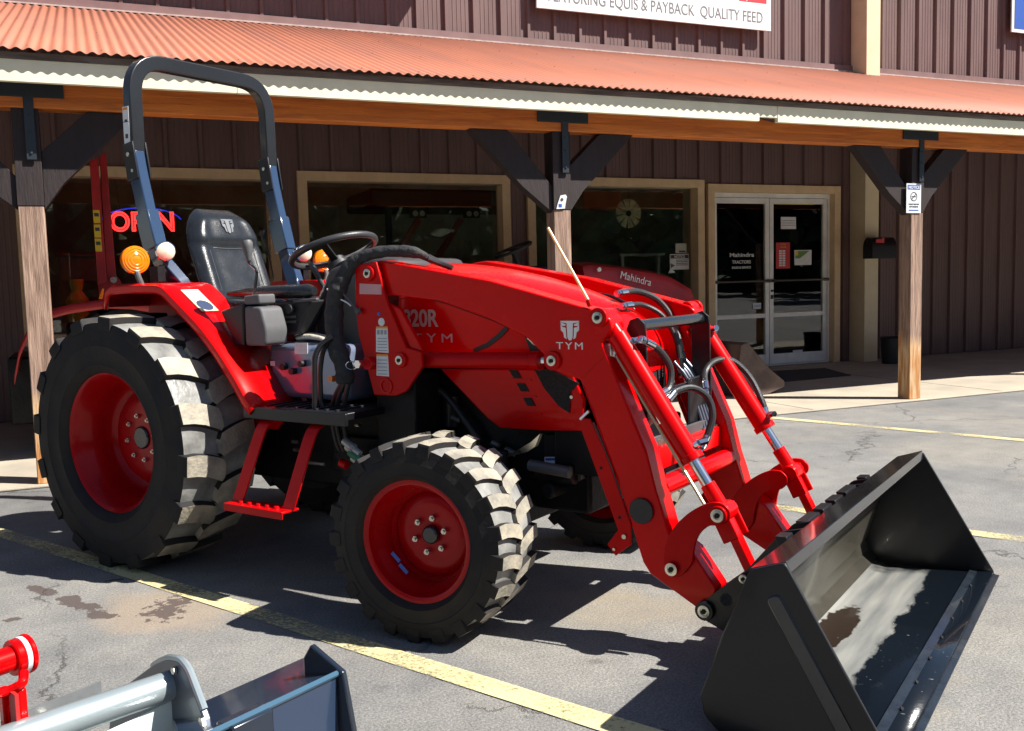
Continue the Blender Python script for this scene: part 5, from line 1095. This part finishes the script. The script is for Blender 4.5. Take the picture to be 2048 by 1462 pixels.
# its loader and bucket
for y in (7.86,8.74):
    P=[X2(1290,640,7.86),X2(1370,650,7.86),X2(1385,700,7.86),X2(1345,775,7.86),X2(1300,765,7.86)]
    q=MB(); q.prism([(a,y-.03,b) for a,b in P],(0,.06,0)); lp=p2(q,'loader_mast',oldred,bev=.004)
    a=Vector((4.55,y-.05,1.0)); q=MB(); q.sweep([Vector((4.55,y,.98)),Vector((5.45,y,.80)),Vector((5.85,y,.20))],.06,.12,(0,1,0)); p2(q,'loader_arm',oldred,bev=.006)
    for (px,py) in ((1310,690),(1328,684)):
        c=BY(px,py,7.82); p2(MB().cyl(c,c+Vector((0,-.02,0)),.014,n=10),'mast_bolt',zinc)
BYY=7.66
P=[X2(*p,BYY) for p in ((1482,691),(1496,686),(1512,705),(1540,738),(1569,762),(1569,773),(1536,796),(1488,806),(1474,797),(1474,770))]
P=[(a,max(b,.022)) for a,b in P]
q=MB(); q.prism([(a,BYY,b) for a,b in P],(0,.014,0)); bk=p2(q,'bucket_side',bmud,bev=.003); q=MB(); q.prism([(a,BYY+1.55,b) for a,b in P],(0,.014,0)); p2(q,'bucket_side',bmud,bev=.003)
q=MB(); pr=[P[1],P[0],P[9],P[8],P[7],P[6],P[5]]; L0=[q.v((a+.004,BYY+.014,b+.004)) for a,b in pr]; L1=[q.v((a+.004,BYY+1.55,b+.004)) for a,b in pr]
for i in range(6): q.face([L0[i],L1[i],L1[i+1],L0[i+1]])
p2(q,'bucket_shell',bmud)
# ------------------------------------------------------------------ second hidden tractor with an upright boom at the left
O3=Vector((.2,7.9,.018)); bt=thing('tractor','dark red tractor half hidden behind the left post, with upright boom','tractor',O3)
def p3(q,name,mt,parent=bt,**k):
    for v in q.b.verts: v.co-=O3
    return q.done(name,mt,parent=parent,**k)
out=[X2(*p,7.55) for p in ((28,752),(38,698),(54,660),(78,635),(105,618),(135,610),(166,605),(211,599),(262,601),(330,612))]
q=MB(); rows=[]
for (x,z) in out: rows.append([q.v((x,y,z-dz)) for y,dz in ((7.552,.065),(7.55,.02),(7.565,0),(7.95,0))])
for a,b in zip(rows,rows[1:]):
    for i in range(3): q.face([a[i],a[i+1],b[i+1],b[i]],True)
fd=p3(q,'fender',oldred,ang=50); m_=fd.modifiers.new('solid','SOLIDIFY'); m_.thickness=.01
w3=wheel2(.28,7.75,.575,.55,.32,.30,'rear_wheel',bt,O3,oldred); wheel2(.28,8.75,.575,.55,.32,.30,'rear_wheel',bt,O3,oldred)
q=MB(); q.box((.6,8.25,.75),(1.6,.5,.45)); q.box((-.45,8.25,.5),(.3,.8,.5)); p3(q,'chassis',darkm,bev=.02)
def bar(pts,Y,th,name,mt_,par=bt): return p3(MB().prism([(X2(*p,Y)[0],Y,X2(*p,Y)[1]) for p in pts],(0,th,0)),name,mt_,parent=par,bev=.004)
b1=bar([(179,322),(196,314),(214,565),(196,572)],7.88,.08,'boom_bar',oldred); b2=bar([(199,313),(212,304),(234,570),(214,572)],7.92,.08,'boom_bar',oldred)
bar([(196,560),(238,556),(262,600),(200,612)],7.90,.14,'boom_base',oldred)
c=BY(227,560,7.895); p3(MB().cyl(c,c+Vector((0,-.012,0)),.024,n=20),'base_pin',zinc)
for y in (420,449,477):
    f=(y-322)/250*17; bar([(185.5+f*.9-6,y),(199+f*.9-6,y),(201+f*.9-6,y+26),(187.5+f*.9-6,y+26)],7.877,.002,'warning_label',yellowl)
    bar([(188+f*.9-6,y+6),(197+f*.9-6,y+6),(198+f*.9-6,y+13),(189+f*.9-6,y+13)],7.8755,.001,'label_print',dkt)
bar([(197,598),(204,577),(209,577),(205,598)],7.56,.02,'marker_lamp',amber)
# ------------------------------------------------------------------ implements in the foreground, bottom left
pA=GZ(-140,1536,.50); pB=GZ(338,1371,.50); dd=(pB-pA).normalized(); nh=dd.cross(Vector((0,0,1))).normalized()
O4=Vector((pB.x,pB.y,0)); im=thing('implement','silver grey implement frame with round tube and rounded flange plate at the bottom left corner','implement',O4)
def p4(q,name,mt,parent=im,**k):
    for v in q.b.verts: v.co-=O4
    return q.done(name,mt,parent=parent,**k)
p4(MB().cyl(pA,pB,.0265,n=32),'frame_tube',silver)
def OP(px,py,n,o): return plane(px,py,n,n.dot(o))
fp=roundpoly([OP(x,y,dd,pB) for x,y in ((222,1392),(308,1328),(333,1317),(355,1321),(371,1341),(394,1402),(440,1530),(300,1560),(215,1500))],.018,5)
p4(MB().prism(fp,dd*.014),'flange_plate',silverd,bev=.003,seg=3)
q=MB(); q.tube([p+dd*.007 for p in fp[6:36]],.0072,n=8); p4(q,'flange_edge',silver)
ps=[OP(x,y,nh,pB+nh*0) for x,y in ((150,1492),(344,1396),(356,1402),(420,1530),(150,1560))]; p4(MB().prism(ps,nh*.006),'web_plate',palep,bev=.002)
bo=pB-nh*.10 if (pB-nh*.1-CAMP).length>(pB-CAMP).length else pB+nh*.10
sp_=[OP(x,y,nh,bo) for x,y in ((-60,1466),(200,1361),(203,1394),(40,1470),(-60,1510))]; p4(MB().prism(sp_,nh*.004),'sheet_guard',galv)
for x,y in ((88,1434),(28,1460)): c=OP(x,y,nh,bo); p4(MB().cyl(c-nh*.02,c+nh*.02,.010,n=6),'guard_bolt',zinc)
P=[pA.lerp(pB,t)-Vector((0,0,.0255))-nh*0 for t in [.3+.7*i/60 for i in range(61)]]
q=MB(); q.tube(P,[.003+.0012*math.sin(i*2.1) for i in range(61)],n=6); p4(q,'weld_bead',silver)
for (x,y) in ((408,1440),(352,1340)):
    c=OP(x,y,dd,pB)-dd*.001; p4(MB().cyl(c-dd*.006,c,.007,n=6),'plate_bolt',zinc)
# legs that carry the frame
q=MB(); 
for t in (.1,): c=pA.lerp(pB,t); q.cyl((c.x,c.y,0),(c.x,c.y,.48),.02,n=12)
p4(q,'stand_leg',silverd)
# black blade box, the sky's blue is put into its colours
D=GZ(522,1419,.50); C=GZ(674,1347,.50); dr=(C-D).normalized(); B_=GZ(616,1311,.43); A_=B_-dr*(C-D).length*1.9; D2=C-dr*(C-D).length*1.9
O5=Vector((C.x,C.y,0)); bx_=thing('box_blade','black steel box blade with pointed end plate in the bottom left foreground','implement',O5)
def p5(q,name,mt,parent=bx_,**k):
    for v in q.b.verts: v.co-=O5
    return q.done(name,mt,parent=parent,**k)
q=MB(); z=lambda p,h: Vector((p.x,p.y,h))
sec=[B_,C,z(C,.01),z(B_,.01)]; 
inn=[p-dr*((C-D).length*1.9) for p in sec]
q.prism(sec,-dr*((C-D).length*1.9)); p5(q,'blade_body',bluepl,bev=.004)
q=MB(); q.cyl(D2,C,.006,n=8); p5(q,'ridge_bead',mat('blue_edge',(.05,.11,.17),.25,coat=.5))
ne=dr; tipp=OP(620,1290,ne,C); t2=OP(684,1345,ne,C); t3=OP(706,1462,ne,C); t4=OP(720,1560,ne,C); t0=OP(606,1315,ne,C)
P=[t0,tipp,t2,t3,z(t3,.0)+(t3-t2).normalized()*0,z(t0,.0)]
p5(MB().prism(P,dr*.012),'end_plate',bluebk,bev=.003)
c=GZ(492,1458,.475); Mr=Matrix((dr,Vector((0,0,1)).cross(dr),Vector((0,0,1)))).transposed()
q=MB(); q.box(c,(.085,.045,.05),Mr); p5(q,'hinge_block',bluebk,bev=.004)
# red clevis at the left edge
a=GZ(-80,1352,.60); b=GZ(26,1316,.60); d6=(b-a).normalized(); O6=Vector((b.x,b.y,0)); rc_=thing('hitch_link','bright red hitch link with a ringed end at the left edge of the foreground','hitch',O6)
def p6(q,name,mt,parent=rc_,**k):
    for v in q.b.verts: v.co-=O6
    return q.done(name,mt,parent=parent,**k)
p6(MB().cyl(a,b,.022,n=24),'link_tube',red)
p6(MB().cyl(b-d6*.004,b+d6*.010,.031,n=30).cyl(b+d6*.018,b+d6*.028,.034,n=30),'end_ring',red,bev=.003)
p6(MB().cyl(b+d6*.010,b+d6*.018,.032,n=30),'white_ring',white)
P=[GZ(-20,1392,.57),GZ(20,1380,.57),GZ(44,1366,.58),GZ(48,1345,.59)]; p6(MB().tube(crom(P,5),.008,n=10),'clevis_strap',red)
for (x0,x1) in ((8,14),(40,44)):
    A=GZ(x0,1375,.57); p6(MB().sweep([A,Vector((A.x+.005,A.y-.01,.0))],.02,.014,nh),'drop_bar',red,bev=.003)
A=GZ(27,1385,.57); p6(MB().sweep([A,Vector((A.x+.005,A.y-.01,.0))],.026,.006,nh),'web_bar',mat('dull_red',(.4,.02,.02),.5))
for o in list(bpy.data.objects):
    if o.type=='MESH' and o.parent is None and 'label' not in o and 'kind' not in o: print('UNTAGGED',o.name)
